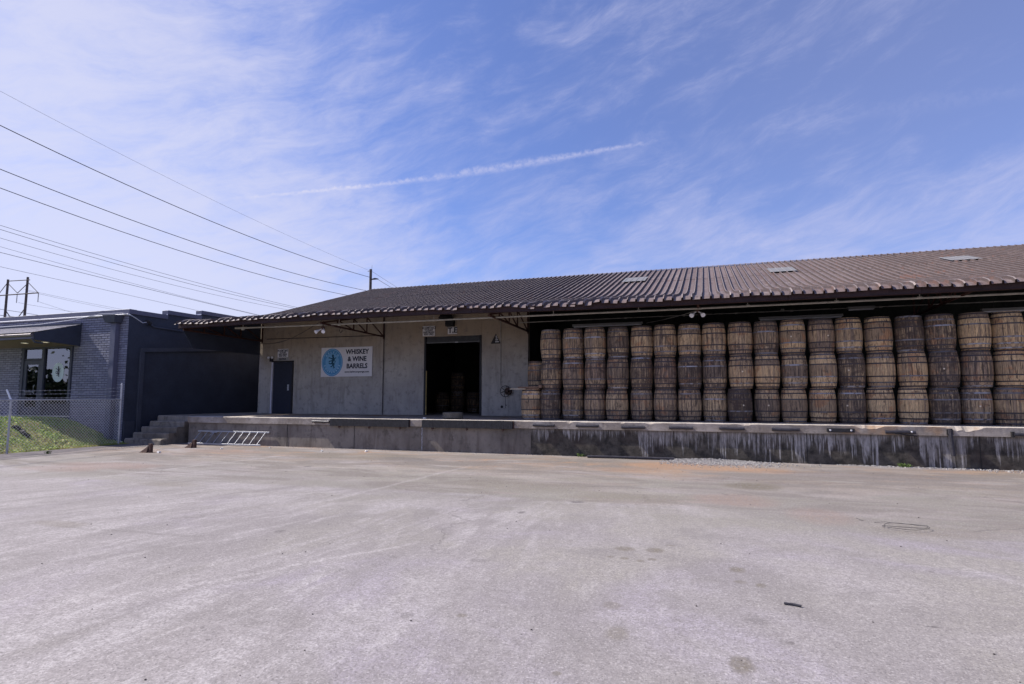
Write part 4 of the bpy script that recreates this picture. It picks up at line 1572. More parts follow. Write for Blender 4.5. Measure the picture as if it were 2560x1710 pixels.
for (x, y, z, lab) in ((-12.5, 26.2, 1, 'dark barrel standing leftmost on the floor inside the open doorway'), (-11.55, 25.9, 1, 'dark bottom barrel of the pair stacked inside the open doorway'),
                       (-11.55, 25.9, 1.947, 'dark upper barrel of the pair stacked inside the open doorway'), (-10.75, 26.0, 1, 'dark barrel standing rightmost on the floor inside the open doorway'),
                       (-12.1, 27.6, 1, 'dark barrel at the back between the others inside the open doorway')):
    barrel(x, y, z + .003, TN['dark grey'], lab, None, GI)

# planks on the lone barrel
PG = 'boards lying on the single barrel'
zt = 1.003 + H
b = MB()
b.bbox(-5.74, -5.08, 17.60, 17.86, zt + .002, zt + .045, .004)
solo(b.build('plank', M['plank']), 'lower weathered grey plank resting on the single barrel', 'plank', PG)
b = MB()
b.bbox(-5.76, -5.10, 17.57, 17.74, zt + .048, zt + .088, .004)
solo(b.build('plank', M['plank']), 'upper reddish plank lying across the single barrel', 'plank', PG)
b = MB()
b.hexa([(-6.0, 17.50, zt + .004), (-5.5, 17.54, zt + .004), (-5.5, 17.59, zt + .004), (-6.0, 17.55, zt + .004), (-6.0, 17.50, zt + .03), (-5.5, 17.54, zt + .03), (-5.5, 17.59, zt + .03), (-6.0, 17.55, zt + .03)])
solo(b.build('lath', M['lath']), 'pale thin lath sticking out left over the single barrel', 'lath', PG)
b = MB()
b.bbox(-5.10, -4.98, 17.62, 17.80, zt + .049, zt + .14, .01)
b.v = [(x - .0, y, z) for x, y, z in b.v]
solo(b.build('wood_block', M['plank']), 'short dark wood block at the right end of the planks', 'wood block', PG)

# tyre
t = thing('tyre', 'dusty tyre lying flat on the dock edge before the open doorway', 'tyre', (-7.98, 17.52, 1.0))
b = MB()
R0, W0 = .335, .21
pr_ = [(.20, .03), (.24, .005), (R0 - .05, .002), (R0 - .016, .018)]
for k in range(5):
    z = .03 + k * .032
    pr_ += [(R0, z), (R0, z + .022), (R0 - .009, z + .024), (R0 - .009, z + .030)]
pr_ += [(R0, W0 - .022), (R0 - .016, W0 - .008), (R0 - .05, W0), (.24, W0 - .005), (.20, W0 - .03)]
b.lathe([(r_, 1.003 + z) for r_, z in pr_], 40, (-7.98, 17.52, 0))
b.build('tread', M['tyre'], t)
b = MB()
b.lathe([(.20, 1.033), (.225, 1.06), (.225, 1.15), (.20, 1.183)], 32, (-7.98, 17.52, 0))
b.build('inner_liner', M['black'], t)

# ------------------------------------------------------------------ office building
BX = -20.80
B = 16.05
of = thing('office_building', 'low blue-grey painted brick office building with flat parapet roof', 'building', (-24, 18, 0))
DX0, DX1, DZ0, DZ1 = -26.62, -23.70, .985, 3.76
b = MB()
b.box(-36, DX0, B, B + .25, 0, 4.86)
b.box(DX1, BX - .012, B, B + .25, 0, 4.86)
b.box(DX0, DX1, B + .001, B + .25, 0, DZ0)
b.box(DX0, DX1, B + .001, B + .25, DZ1, 4.86)
b.build('front_wall', M['mortar'], of)
b = MB()
b.box(BX - .25, BX, B + .001, 26, 0, 4.86)
b.build('side_wall', M['slate'], of)
b = MB()
b.box(-36, BX - .25, 25.8, 26, 0, 4.86)
b.box(-36, BX - .25, B + .25, 25.8, 4.55, 4.60)
b.build('roof_deck', M['slate'], of)
b = MB()
b.box(DX0 - .3, DX1 + .3, 19.0, 19.1, .9, 4.5)
b.box(DX0 - .4, DX0 - .3, B + .25, 19.1, .9, 4.5)
b.box(DX1 + .3, DX1 + .4, B + .25, 19.1, .9, 4.5)
b.box(DX0 - .3, DX1 + .3, B + .25, 19.1, .90, .98)
b.box(DX0 - .3, DX1 + .3, B + .25, 19.1, 4.3, 4.4)
b.build('lobby_wall', M['darkroom'], of)
# bricks: 300 nearest the corner as parts, the rest as one
BL, BHt, MJ = .288, .076, .015
brm = []
for k in range(4):
    m2 = MB()
    l_ = BL
    e = .006
    m2.add([(0, 0, 0), (l_, 0, 0), (l_, 0, BHt), (0, 0, BHt), (e, -.011 - .001 * k, e), (l_ - e, -.011 - .0008 * k, e), (l_ - e, -.011, BHt - e), (e, -.010, BHt - e)],
           [(4, 5, 6, 7), (0, 1, 5, 4), (1, 2, 6, 5), (2, 3, 7, 6), (3, 0, 4, 7)])
    brm.append(m2.mesh('brick', M['brick']))
rest = MB()
cand = []
z = .05
row = 0
while z < 4.80:
    x = BX - .014 - BL
    first = True
    if row % 2:
        cand.append((BX - .014 - BL / 2 + .006, z, BL / 2 - .006))
        x = BX - .014 - BL / 2 - MJ - BL + .006
    while x > -33:
        L_ = BL
        hid = (z < bank_h(x + .1, 15.9) - .1)
        inopen = (x + BL > DX0 - .05 and x < DX1 + .05 and z + BHt > DZ0 - .05 and z < DZ1 + .02)
        if not hid and not inopen:
            cand.append((x, z, BL))
        elif inopen:
            if x < DX1 + .05 < x + BL - .06:
                cand.append((DX1 + .05, z, x + BL - DX1 - .05))
            if x < DX0 - .05 - .06 and x + BL > DX0 - .05:
                cand.append((x, z, DX0 - .05 - x))
        x -= BL + MJ
    z += BHt + MJ
    row += 1
full = [c_ for c_ in cand if abs(c_[2] - BL) < 1e-6 and not (-23.6 < c_[0] < -20 and False)]
full.sort(key=lambda c_: -c_[0] + .15 * abs(c_[1] - 2.5))
sel = set(full[:295])
for c_ in cand:
    if c_ in sel:
        ox = ORG[of.name]
        o = inst('brick', brm[rnd.randrange(4)], of, (c_[0] - ox[0], B - ox[1] + .0, c_[1] - ox[2]))
    else:
        e = .006
        x, z, l_ = c_
        d = -.011 - rnd.uniform(0, .002)
        rest.add([(x, B, z), (x + l_, B, z), (x + l_, B, z + BHt), (x, B, z + BHt), (x + e, B + d, z + e), (x + l_ - e, B + d, z + e), (x + l_ - e, B + d, z + BHt - e), (x + e, B + d, z + BHt - e)],
                 [(4, 5, 6, 7), (0, 1, 5, 4), (1, 2, 6, 5), (2, 3, 7, 6), (3, 0, 4, 7)], rnd.uniform(.02, .98))
rest.build('brickwork', M['brick'], of, kind='stuff')


def coping(x0, x1, y0, y1, z, h, name='coping', par=of):
    m2 = MB()
    m2.bbox(x0, x1, y0, y1, z, z + h, .008)
    m2.build(name, M['coping'], par)


coping(-36, BX + .05, B - .05, B + .28, 4.865, .18)
b = MB()
b.tube([(-36, B - .075, 4.84), (-28, B - .075, 4.84), (BX + .03, B - .075, 4.84)], .024, 10)
b.box(-36, BX + .03, B - .055, B + .0, 4.83, 4.862)
b.build('drip_edge', M['white'], of)
coping(BX - .28, BX + .05, B + .285, 17.68, 4.862, .175)
b = MB()
b.box(BX - .25, BX - .001, 17.68, 19.36, 4.86, 5.06)
b.box(BX - .25, BX - .001, 19.36, 26, 4.86, 5.28)
b.build('parapet', M['slate'], of)
coping(BX - .28, BX + .05, 17.66, 19.34, 5.062, .17)
coping(BX - .28, BX + .05, 19.30, 26, 5.285, .17)
b = MB()
b.box(BX - .0, BX + .045, 17.64, 17.658, 5.04, 5.075)
b.box(BX - .25, BX + .045, 19.285, 19.298, 5.26, 5.30)
b.build('drip_edge', M['whitetrim'], of)
b = MB()
b.bbox(BX + .001, BX + .09, 16.54, 16.72, .02, 3.45, .01)
b.hexa([(BX + .002, 16.54, 3.44), (BX + .088, 16.54, 3.44), (BX + .088, 24.5, 4.12), (BX + .002, 24.5, 4.12), (BX + .002, 16.54, 3.60), (BX + .088, 16.54, 3.60), (BX + .088, 24.5, 4.27), (BX + .002, 24.5, 4.27)])
b.build('casing', M['slate2'], of)
b = MB()
b.bbox(BX + .001, BX + .045, B + .02, 16.50, .0, .80, .008)
b.build('plinth', M['slate2'], of)
# downpipe and hopper
b = MB()
b.hexa([(-21.62, 15.72, 4.52), (-21.13, 15.72, 4.52), (-21.13, 16.03, 4.52), (-21.62, 16.03, 4.52), (-21.70, 15.66, 4.80), (-21.05, 15.66, 4.80), (-21.05, 16.03, 4.80), (-21.70, 16.03, 4.80)])
hp = b.build('rain_hopper', M['slate2'], of)
b = MB()
b.bbox(-21.48, -21.22, 15.85, 16.035, .12, 4.515, .01)
b.build('downpipe', M['slate3'] if 'slate3' in M else M['coping'], of)

# storefront: door with pane, side window with decal
fr = M['slate2']
b = MB()
b.bbox(DX0, DX0 + .14, B - .04, B + .10, DZ0, DZ1, .005)
b.bbox(DX1 - .12, DX1, B - .04, B + .10, DZ0, DZ1, .005)
b.bbox(-25.42, -25.28, B - .04, B + .10, DZ0, DZ1, .005)
b.box(DX0 + .14, -25.42, B - .03, B + .10, DZ1 - .10, DZ1)
b.box(-25.28, DX1 - .12, B - .03, B + .10, DZ1 - .10, DZ1)
b.build('storefront_frame', fr, of)
b = MB()
b.box(DX0 + .15, DX0 + .32, B - .01, B + .05, DZ0 + .02, 3.20)
b.box(-25.62, -25.43, B - .01, B + .05, DZ0 + .02, 3.20)
b.box(DX0 + .32, -25.62, B - .01, B + .05, 3.02, 3.20)
b.box(DX0 + .32, -25.62, B - .01, B + .05, DZ0 + .02, 1.32)
dr = b.build('glass_door', fr, of)
b = MB()
b.box(DX0 + .32, -25.62, B + .015, B + .025, 1.32, 3.02)
b.build('pane', M['glass'], dr)
b = MB()
b.tube([(-25.70, B - .05, 1.85), (-25.70, B - .09, 1.9), (-25.70, B - .09, 2.15), (-25.70, B - .05, 2.2)], .014)
b.tube([(-26.25, B - .07, 1.92), (-25.66, B - .07, 1.92)], .012)
b.build('handle', M['galv'], dr)
b = MB()
b.box(DX0 + .15, -25.43, B + .0, B + .05, 3.21, 3.27)
b.build('transom_bar', fr, of)
b = MB()
b.box(DX0 + .15, -25.43, B + .02, B + .03, 3.27, DZ1 - .10)
b.build('transom_pane', M['glass'], of)
b = MB()
b.box(-25.28, DX1 - .12, B + .0, B + .06, 1.36, 1.45)
b.box(-25.28, DX1 - .12, B + .02, B + .05, DZ0, 1.36)
wd_ = b.build('side_window', M['door'], of)
b = MB()
b.box(-25.28, DX1 - .12, B + .025, B + .035, 1.45, DZ1 - .10)
b.build('pane', M['glass'], wd_)
b = MB()
b.disc((-24.50, B + .020, 2.69), .335, 36, 'y', .385)
dc = b.build('window_decal', M['frost'], wd_)
lion(-24.49, B + .015, 2.66, .36, M['navy'], wd_)
b = MB()
b.bbox(DX0 - .05, DX1 + .05, B - .08, B - .0, .94, .984, .004)
b.build('sill', M['walkc'], of)

# awning
aw = thing('entrance_canopy', 'dark blue shed canopy with grey shingles over the glass entrance', 'canopy', (-26, 15.2, 4))
AX0, AX1 = -31.0, -23.3
b = MB()
b.add([(AX1, 16.03, 3.70), (AX1, 14.40, 3.80), (AX1, 14.36, 4.06), (AX1, 16.03, 4.54), (AX1 - .05, 16.03, 3.70), (AX1 - .05, 14.40, 3.80), (AX1 - .05, 14.36, 4.06), (AX1 - .05, 16.03, 4.54)],
      [(0, 1, 2, 3), (7, 6, 5, 4), (0, 4, 5, 1), (1, 5, 6, 2), (2, 6, 7, 3)])
b.build('side_panel', M['slate'], aw)
b = MB()
b.box(AX0, AX1 - .05, 14.37, 14.42, 3.84, 4.04)
b.build('fascia', M['fascia2'] if 'fascia2' in M else M['coping'], aw)
b = MB()
b.tube([(AX0, 14.32, 3.98), (AX1 - .06, 14.32, 3.98)], .055, 8)
b.build('gutter', simple("gutter_metal", (.16, .14, .15), .45, .3), aw)
for r_ in range(9):
    y0 = 14.28 + r_ * .195
    z0 = 4.05 + r_ * .195 * .285
    m2 = MB()
    x = AX0
    while x < AX1 - .02:
        wd2 = rnd.uniform(.26, .36)
        x2 = min(AX1 + .01, x + wd2)
        m2.add([(x, y0, z0 + .022), (x2 - .006, y0, z0 + .022), (x2 - .006, y0 + .21, z0 + .066), (x, y0 + .21, z0 + .066), (x, y0, z0 + .008), (x2 - .006, y0, z0 + .008)],
               [(0, 1, 2, 3), (4, 5, 1, 0)], rnd.random())
        x = x2
    m2.build('shingle_course', M['shingle'], aw)
b = MB()
b.add([(AX0, 14.42, 3.83), (AX1 - .05, 14.42, 3.83), (AX1 - .05, 16.03, 3.72), (AX0, 16.03, 3.72)], [(0, 3, 2, 1)])
b.build('soffit', simple("soffit_board", (.13, .10, .085), .8), aw)
b = MB()
b.box(AX0, AX1 + .02, 15.99, 16.03, 4.53, 4.63)
b.build('wall_flashing', M['slate2'], aw)
for (x, y) in ((-23.75, 15.05), (-24.9, 15.05)):
    m2 = MB()
    m2.disc((x, y, 3.778), .10, 16, 'z')
    ls = m2.build('downlight', M['lens'], aw)
    m2 = MB()
    m2.lathe([(.10, 3.80), (.10, 3.768), (.125, 3.768), (.125, 3.80)], 16, (x, y, 0))
    m2.build('downlight_ring', M['white'], ls)
b = MB()
b.tube([(-23.42, 14.36, 3.86), (-23.38, 14.45, 3.72), (-23.36, 14.7, 3.70)], .035, 8)
b.build('gutter_outlet', M['slate2'], aw)

# service cable on the office
b = MB()
pp = [(-30, 15.6, 4.70), (-27.39, 15.6, 4.56), (-25.01, 15.6, 4.58), (-23.23, 15.62, 4.68), (-21.75, 15.64, 4.84), (-21.0, 15.9, 4.88), (-20.66, 16.0, 4.80), (-20.6, 16.25, 4.66), (-20.6, 16.45, 4.56), (-20.62, 16.62, 4.60)]
b.tube(pp, .016, 6)
solo(b.build('service_cable', M['palecable']), 'pale service cable looping along the office front and round its corner', 'cable')
t = thing('weatherhead', 'dark cable weatherhead fixed high on the blue side wall', 'weatherhead', (-20.7, 16.75, 4.6))
b = MB()
b.tube([(-20.72, 16.62, 4.62), (-20.62, 16.70, 4.66), (-20.60, 16.78, 4.60), (-20.66, 16.80, 4.52)], [.05, .06, .07, .05], 8)
b.build('hood', M['blackm'], t)
b = MB()
b.tube([(-20.74, 16.8, 4.56), (-20.74, 17.1, 4.47), (-20.74, 17.75, 4.46), (-20.74, 18.5, 4.44)], .03, 8)
b.build('conduit', M['slate2'], t)
b = MB()
pp = [(-20.66, 18.5, 4.43)]
for i in range(1, 30):
    t_ = i / 29
    pp.append((-20.66 + 1.5 * t_, 18.5 + 2.3 * t_ + .05 * math.sin(i * 1.3), 4.42 - .22 * abs(math.sin(t_ * math.pi * 2)) + .03 * math.sin(i * 2.1)))
b.tube(pp, .013, 5)
solo(b.build('tangled_cable', M['slate3c']), 'tangled pale cable drooping across the gap under the canopy end', 'cable')
b = MB()
b.tube([(-20.6, 17.8, 4.50), (-20.2, 19.3, 4.36), (-19.4, 20.6, 4.30), (-18.9, 20.86, 4.28)], .012, 5)
solo(b.build('tangled_cable', M['cable']), 'dark cable strung from the blue wall to the warehouse corner', 'cable')
b = MB()
b.tube([(-19.15, 20.6, 4.25), (-19.25, 20.6, 4.0), (-19.22, 20.6, 3.75), (-19.12, 20.6, 3.62), (-19.05, 20.6, 3.68)], .014, 6)
solo(b.build('cable_tail', M['pipe']), 'loose pale cable tail hanging at the warehouse corner', 'cable')
b = MB()
b.box(-20.79, -19.0, 24.0, 24.2, .99, 4.9)
b.build('infill_wall', M['darkwall'], wh)

# ------------------------------------------------------------------ fence
fn = thing('chain_link_fence', 'galvanised chain link fence with barbed wire beside the grass bank', 'fence', (-20.2, 13.7, 0))
FP = [(-20.39, 15.62), (-20.08, 11.89), (-19.80, 8.2), (-19.5, 4.5)]
FH = 1.62
b = MB()
x, y = FP[0]
b.tube([(x, y, 0), (x, y, 2.16)], .038, 12)
b.build('end_post', M['galv'], fn)
b = MB()
b.lathe([(.001, 2.215), (.03, 2.205), (.045, 2.17), (.045, 2.15)], 12, (x, y, 0))
b.build('post_cap', M['galv'], fn)
for z in (.45, .95, 1.5):
    m2 = MB()
    m2.lathe([(.038, z), (.043, z), (.043, z + .03), (.038, z + .03)], 12, (x, y, 0))
    m2.build('tension_band', M['galv'], fn)
arms = []
for x, y in FP[1:]:
    m2 = MB()
    m2.tube([(x, y, 0), (x, y, FH)], .030, 10)
    m2.build('line_post', M['galv'], fn)
    m2 = MB()
    m2.tube([(x, y, FH - .02), (x - .05, y, FH + .05), (x - .24, y, FH + .31)], [.035, .026, .024], 8)
    m2.build('barb_arm', M['white'], fn)
for (a, c_) in zip(FP[:-1], FP[1:]):
    m2 = MB()
    m2.tube([(a[0], a[1], FH), (c_[0], c_[1], FH)], .022, 8)
    m2.build('top_rail', M['galv'], fn)
    d = Vector((c_[0] - a[0], c_[1] - a[1], 0))
    Ln = d.length
    d.normalize()
    nrm = Vector((d.y, -d.x, 0))
    pitch = .105
    m2 = MB()

    def P3(s3, z3, off):
        return Vector((a[0], a[1], 0)) + d * s3 + Vector((0, 0, z3)) + nrm * off

    for fam in (1, -1):
        k0 = -int(FH / pitch) - 1
        for k in range(k0, int(Ln / pitch) + int(FH / pitch) + 2):
            s0 = k * pitch
            pts_ = []
            # line s = s0 + fam*(z)
            za, zb = .04, FH + .03
            def s_at(z3):
                return s0 + fam * z3
            if fam == 1:
                za = max(za, -s0)
                zb = min(zb, Ln - s0)
            else:
                za = max(za, s0 - Ln)
                zb = min(zb, s0)
            if zb - za > .03:
                m2.tube([P3(s_at(za), za, .022 + .004 * fam), P3(s_at(zb), zb, .022 + .004 * fam)],   .0048, 3, cap=False)
    m2.build('chain_mesh', M['mesh'], fn, kind='stuff')
for w_i, (z0, z1, ox) in enumerate(((2.05, FH + .29, -.23), (1.93, FH + .18, -.15), (1.78, FH + .07, -.07))):
    m2 = MB()
    pts_ = []
    for i_ in range(len(FP)):
        x, y = FP[i_]
        if i_ == 0:
            pts_.append((x, y, z0))
        else:
            px, py = FP[i_ - 1]
            zprev = z0 if i_ == 1 else z1
            oprev = 0 if i_ == 1 else ox
            for q in (.25, .5, .75):
                pts_.append((px + oprev + (x + ox - px - oprev) * q, py + (y - py) * q, zprev + (z1 - zprev) * q - .045 * math.sin(q * math.pi)))
            pts_.append((x + ox, y, z1))
    m2.tube(pts_, .006, 4)
    for i_ in range(len(pts_) - 1):
        p, q2 = Vector(pts_[i_]), Vector(pts_[i_ + 1])
        for j in range(6):
            c_ = p.lerp(q2, j / 6)
            m2.tube([c_ + Vector((.0, -.02, -.018)), c_ + Vector((0, .02, .018))], .004, 3)
            m2.tube([c_ + Vector((.015, .01, -.018)), c_ + Vector((-.015, -.01, .018))], .004, 3)
    m2.build('barbed_wire', M['galv'], fn)

# ------------------------------------------------------------------ yard objects
ld = thing('ladder', 'aluminium ladder lying on its side against the dock wall', 'ladder', (-16.2, 16.5, 0))
x0, x1 = -17.85, -14.62
for (y, z, dx) in ((16.71, .47, 0), (16.33, .055, -.03)):
    m2 = MB()
    m2.bbox(x0 + dx, x1 + dx, y - .012, y + .012, z - .026, z + .026, .004)
    m2.build('rail', M['alum'], ld)
for i in range(10):
    x = x0 + .16 + i * .322
    m2 = MB()
    m2.tube([(x, 16.71, .47), (x - .03, 16.33, .055)], .0115, 8)
    m2.build('rung', M['alum'], ld)
m2 = MB()
m2.bbox(x0 + .62, x0 + .92, 16.675, 16.69, .42, .445, .003)
m2.tube([(x0 + .75, 16.68, .43), (x0 + .72, 16.55, .33)], .012)
m2.build('rung_lock', M['alum'], ld)


def wheel_stop(x, y, label, s2=1.0):
    t_ = thing('steel_stop', label, 'steel stop', (x, y, 0), 'rusty steel stops in the yard')
    m2 = MB()
    m2.bbox(x - .05, x + .05, y - .05, y + .05, 0, .27 * s2, .008)
    m2.build('post', M['rust'], t_)
    m2 = MB()
    m2.add([(x - .34, y - .012, 0), (x - .05, y - .012, 0), (x - .05, y - .012, .24 * s2), (x - .34, y + .012, 0), (x - .05, y + .012, 0), (x - .05, y + .012, .24 * s2)],
           [(0, 1, 2), (5, 4, 3), (0, 2, 5, 3), (1, 4, 5, 2), (0, 3, 4, 1)])
    m2.add([(x - .34, y - .10, 0), (x - .05, y - .10, 0), (x - .05, y + .10, 0), (x - .34, y + .10, 0), (x - .12, y - .05, .16 * s2), (x - .05, y - .05, .20 * s2), (x - .05, y + .05, .20 * s2), (x - .12, y + .05, .16 * s2)],
           [(4, 5, 6, 7), (0, 1, 5, 4), (1, 2, 6, 5), (2, 3, 7, 6), (3, 0, 4, 7)])
    m2.build('gusset', M['rust'], t_)


wheel_stop(-16.38, 13.6, 'rusty steel stop with sloping gusset, nearer one in front of the stairs')
wheel_stop(-16.52, 15.35, 'rusty steel stop with sloping gusset beside the ladder end')
b = MB()
pp = [(-3.3, 16.38, .04), (-2.5, 16.42, .045), (-1.9, 16.45, .04), (-.95, 16.50, .04)]
b.tube(pp, .038, 8)
solo(b.build('pipe_on_ground', M['bar']), 'long dark pipe lying on the ground along the dock foot', 'pipe')
b = MB()
b.tube([(.53, 5.395, .012), (.60, 5.385, .014), (.655, 5.368, .012)], .0095, 7)
solo(b.build('metal_rod', M['bar']), 'short dark metal rod lying alone on the yard', 'rod')
b = MB()
pp = []
for i in range(60):
    a = i / 59 * 2 * math.pi * 1.6 + 2.6
    r_ = .255 + .02 * math.sin(i * .3)
    pp.append((2.36 + r_ * 1.0 * math.cos(a), 8.91 + r_ * .62 * math.sin(a), .012 + .012 * abs(math.sin(i * .23)) + .0006 * i))
pp += [(2.3 - .06 * i, 9.10 + .035 * i, .012 + .02 * math.sin(i)) for i in range(1, 8)]
b.tube(pp, .0028, 5)
solo(b.build('wire_loop', M['wireloop'] if 'wireloop' in M else M['cable']), 'loose coil of thin wire lying on the yard at right', 'wire')

b = MB()


def rock(m2, x, y, z, r_):
    pts_ = []
    for k in range(8):
        sx, sy, sz = (1 if k & 1 else -1), (1 if k & 2 else -1), (1 if k & 4 else -1)
        pts_.append((x + sx * r_ * rnd.uniform(.4, 1), y + sy * r_ * rnd.uniform(.4, 1), z + sz * r_ * rnd.uniform(.3, .8)))
    m2.add([pts_[0], pts_[1], pts_[3], pts_[2], pts_[4], pts_[5], pts_[7], pts_[6]], [(3, 2, 1, 0), (4, 5, 6, 7), (0, 1, 5, 4), (1, 2, 6, 5), (2, 3, 7, 6), (3, 0, 4, 7)])


for i in range(2600):
    u = rnd.random()
    x = -.9 + rnd.gauss(.9, .75)
    dy = abs(rnd.gauss(0, .55))
    y = 16.72 - dy
    if y < 14.4 or x < -1.3 or x > 3:
        continue
    h = max(0, .07 * (1 - dy / .5)) * max(0, 1 - abs(x) / 1.2)
    rock(b, x, y, h * rnd.random() + .008, rnd.uniform(.008, .022))
for i in range(700):
    x = rnd.uniform(3, 9.5)
    y = 16.73 - abs(rnd.gauss(0, .12)) * (1 + (x > 6) * 1.5)
    rock(b, x, y, .008, rnd.uniform(.006, .02))
for i in range(260):
    rock(b, rnd.uniform(-14, -1), 16.70 - abs(rnd.gauss(0, .12)), .006, rnd.uniform(.004, .012))
b.build('gravel', M['stone'], kind='stuff')
b = MB()
for i in range(170):
    y = rnd.uniform(2.5, 15.5)
    x = rnd.uniform(-1.6, 1.0) * y
    rock(b, x, y, .003, rnd.uniform(.002, .006) * (1 + y / 14))
b.build('scattered_grit', simple("dark_grit", (.07, .06, .06), .9, var=.4, sc_=30), kind='stuff')
for i, (x, y, s2, lab) in enumerate(((-16.05, 13.6, .06, 'crumpled white litter beside the nearer rusty steel stop'), (-14.05, 16.1, .035, 'small white scrap on the ground right of the ladder'),
                                     (-11.6, 15.6, .05, 'white scrap of litter below the left long bumper'), (-21.1, 14.45, .09, 'pale stone at the foot of the grass bank'), (-20.72, 15.95, .07, 'white rag at the foot of the blue wall corner'),
                                     (-10.2, 15.95, .05, 'white scrap of litter near the dock wall centre'), (-8.75, 17.0, .05, 'small white stone on the dock edge left of the tyre'), (-15.3, 15.3, .04, 'pale pebble in front of the ladder'))):
    m2 = MB()
    z = 1.03 if 'dock edge' in lab else s2 * .5
    for q in range(4):
        rock(m2, x + rnd.uniform(-.5, .5) * s2, y + rnd.uniform(-.3, .3) * s2, z, s2 * rnd.uniform(.4, .8))
    solo(m2.build('litter' if 'stone' not in lab and 'pebble' not in lab else 'stone', M['paper']), lab, 'stone' if ('stone' in lab or 'pebble' in lab) else 'litter')
for (x, y, lab, nb) in ((-3.55, 16.66, 'small green weed at the dock foot left of the dark pipe', 40), (4.45, 16.66, 'small green weed at the dock foot under the right barrels', 60), (-18.95, 12.3, 'yellow flowered weed tuft by the fence line post', 30)):
    m2 = MB()
    for i in range(nb):
        a = rnd.uniform(0, 6.28)
        l_ = rnd.uniform(.04, .11)
        r0 = rnd.uniform(0, .12)
        bx_, by_ = x + r0 * math.cos(a), y + r0 * math.sin(a) * .35
        m2.add([(bx_ - .008, by_, .0), (bx_ + .008, by_, .0), (bx_ + .03 * math.cos(a) + .012, by_ - .02, l_ * .7), (bx_ + l_ * .6 * math.cos(a), by_ + l_ * .3 * math.sin(a), l_)], [(0, 1, 2), (0, 2, 3)], rnd.uniform(.25, .7))
    solo(m2.build('weed', M['weed']), lab, 'weed', 'weeds at the edges of the yard')
t = None
m2 = MB()
for q in range(7):
    rock(m2, -22.6 + q * .12, 13.55 + .03 * math.sin(q), bank_h(-22.6 + q * .12, 13.5) + .05, .085)
solo(m2.build('edging_stone', M['blackm']), 'dark lump of edging stone on the top of the grass bank', 'stone')

# ------------------------------------------------------------------ power lines and poles
WIRES = [
    ('a', .0065, (-32.32, 17.57, -28.85, 44.92), (1.534, -4.946, 16.58), 'thinnest wire, highest of all, running to the tip of the utility pole'),
    ('b', .022, (-32.18, 17.61, -28.84, 44.92), (2.502, -4.78, 14.837), 'dark wire running to the bracket of the utility pole'),
    ('c', .022, (-34.37, 18.98, -30.47, 46.7), (2.475, -4.17, 13.45), 'dark wire meeting the roof just left of the utility pole'),
    ('d', .022, (-36.66, 20.32, -33.47, 47.79), (2.166, -3.657, 13.19), 'lowest of the three dark wires meeting the roof slope'),
    ('f', .020, (-58.85, 32.87, -50.68, 62.03), (1.328, -4.742, 16.84), 'upper wire of the close pair above the tower'),
    ('g', .022, (-58.83, 32.87, -51.37, 61.79), (1.575, -4.655, 16.468), 'lower wire of the close pair above the tower'),
    ('h', .018, (-61.12, 34.21, -54.55, 63.88), (1.609, -4.174, 16.255), 'single wire just below the close pair'),
    ('i', .016, (-65.75, 36.87, -58.5, 64.66), (.823, -4.322, 16.504), 'thin wire merging with the thicker one above the office roof'),
    ('j', .026, (-65.7, 36.88, -58.87, 64.53), (.277, -3.17, 15.927), 'thicker wire reaching down behind the stepped parapet'),
    ('k', .020, (-70.27, 39.56, -65.32, 67.63), (-.088, -2.231, 15.403), 'wire passing just above the tower top'),
    ('l', .028, (-143.35, 88.72, -144.79, 109.35), (.347, -1.089, 25.418), 'distant wire leaving the tower crossarm, upper one'),
    ('l2', .028, (-143.33, 88.73, -146.06, 108.92), (.399, -1.075, 25.142), 'distant wire leaving the tower crossarm, lower one'),
    ('m', .028, (-141.48, 87.49, -156.03, 105.55), (.017, .4, 23.06), 'distant wire from the right tower insulator'),
    ('n', .028, (-148.45, 87.74, -156.42, 105.41), (.456, .3, 23.24), 'distant wire from the middle tower insulator'),
    ('o', .040, (-104.87, 59.52, -110.11, 68.3), (-.104, .583, 15.482), 'low wire crossing in front of the tower legs'),
    ('p', .055, (-94.22, 52.57, -103.17, 60.09), (.11, .959, 13.275), 'lowest thick wire crossing the foot of the tower'),
    ('q', .020, (-28.22, 45.24, -25.41, 43.13), (0, -1.387, 12.396), 'short dark wire dropping right from the utility pole bracket'),
    ('r', .012, (-28.67, 45.09, -25.38, 43.14), (0, -1.787, 13.098), 'short thin wire dropping right from the utility pole tip'),
]
for nm_, r_, (ax, ay, bx_, by_), (c2_, c1_, c0_), lab in WIRES:
    t0 = 0.0 if nm_ in 'mnqr' else (-.45 if nm_ in 'abcdfghijk' else -.15)
    t1 = 1.0 if nm_ in ('a', 'b') else 1.35
    pp = []
    N_ = 24
    for i in range(N_ + 1):
        t_ = t0 + (t1 - t0) * i / N_
        pp.append((ax + (bx_ - ax) * t_, ay + (by_ - ay) * t_, c0_ + c1_ * t_ + c2_ * t_ * t_))
    m2 = MB()
    m2.tube(pp, r_, 4)
    solo(m2.build('overhead_wire', M['wire']), lab, 'wire', 'overhead wires in the left sky')
t = thing('utility_pole', 'grey wooden utility pole rising behind the warehouse roof', 'utility pole', (-28.78, 45, 0))
b = MB()
b.tube([(-28.78, 45, 0), (-28.78, 45, 13.3)], [.17, .12], 10)
b.build('pole', M['pole'], t)
b = MB()
b.tube([(-28.7, 45, 12.36), (-28.4, 45.1, 12.42), (-28.05, 45.1, 12.38)], [.05, .09, .04], 8)
b.build('bracket', M['wire'], t)
b = MB()
b.tube([(-28.68, 45, 13.2), (-28.66, 45, 13.65)], .012, 5)
b.tube([(-28.9, 45, 13.15), (-29.1, 45, 13.12)], .03, 5)
b.build('lightning_rod', M['wire'], t)
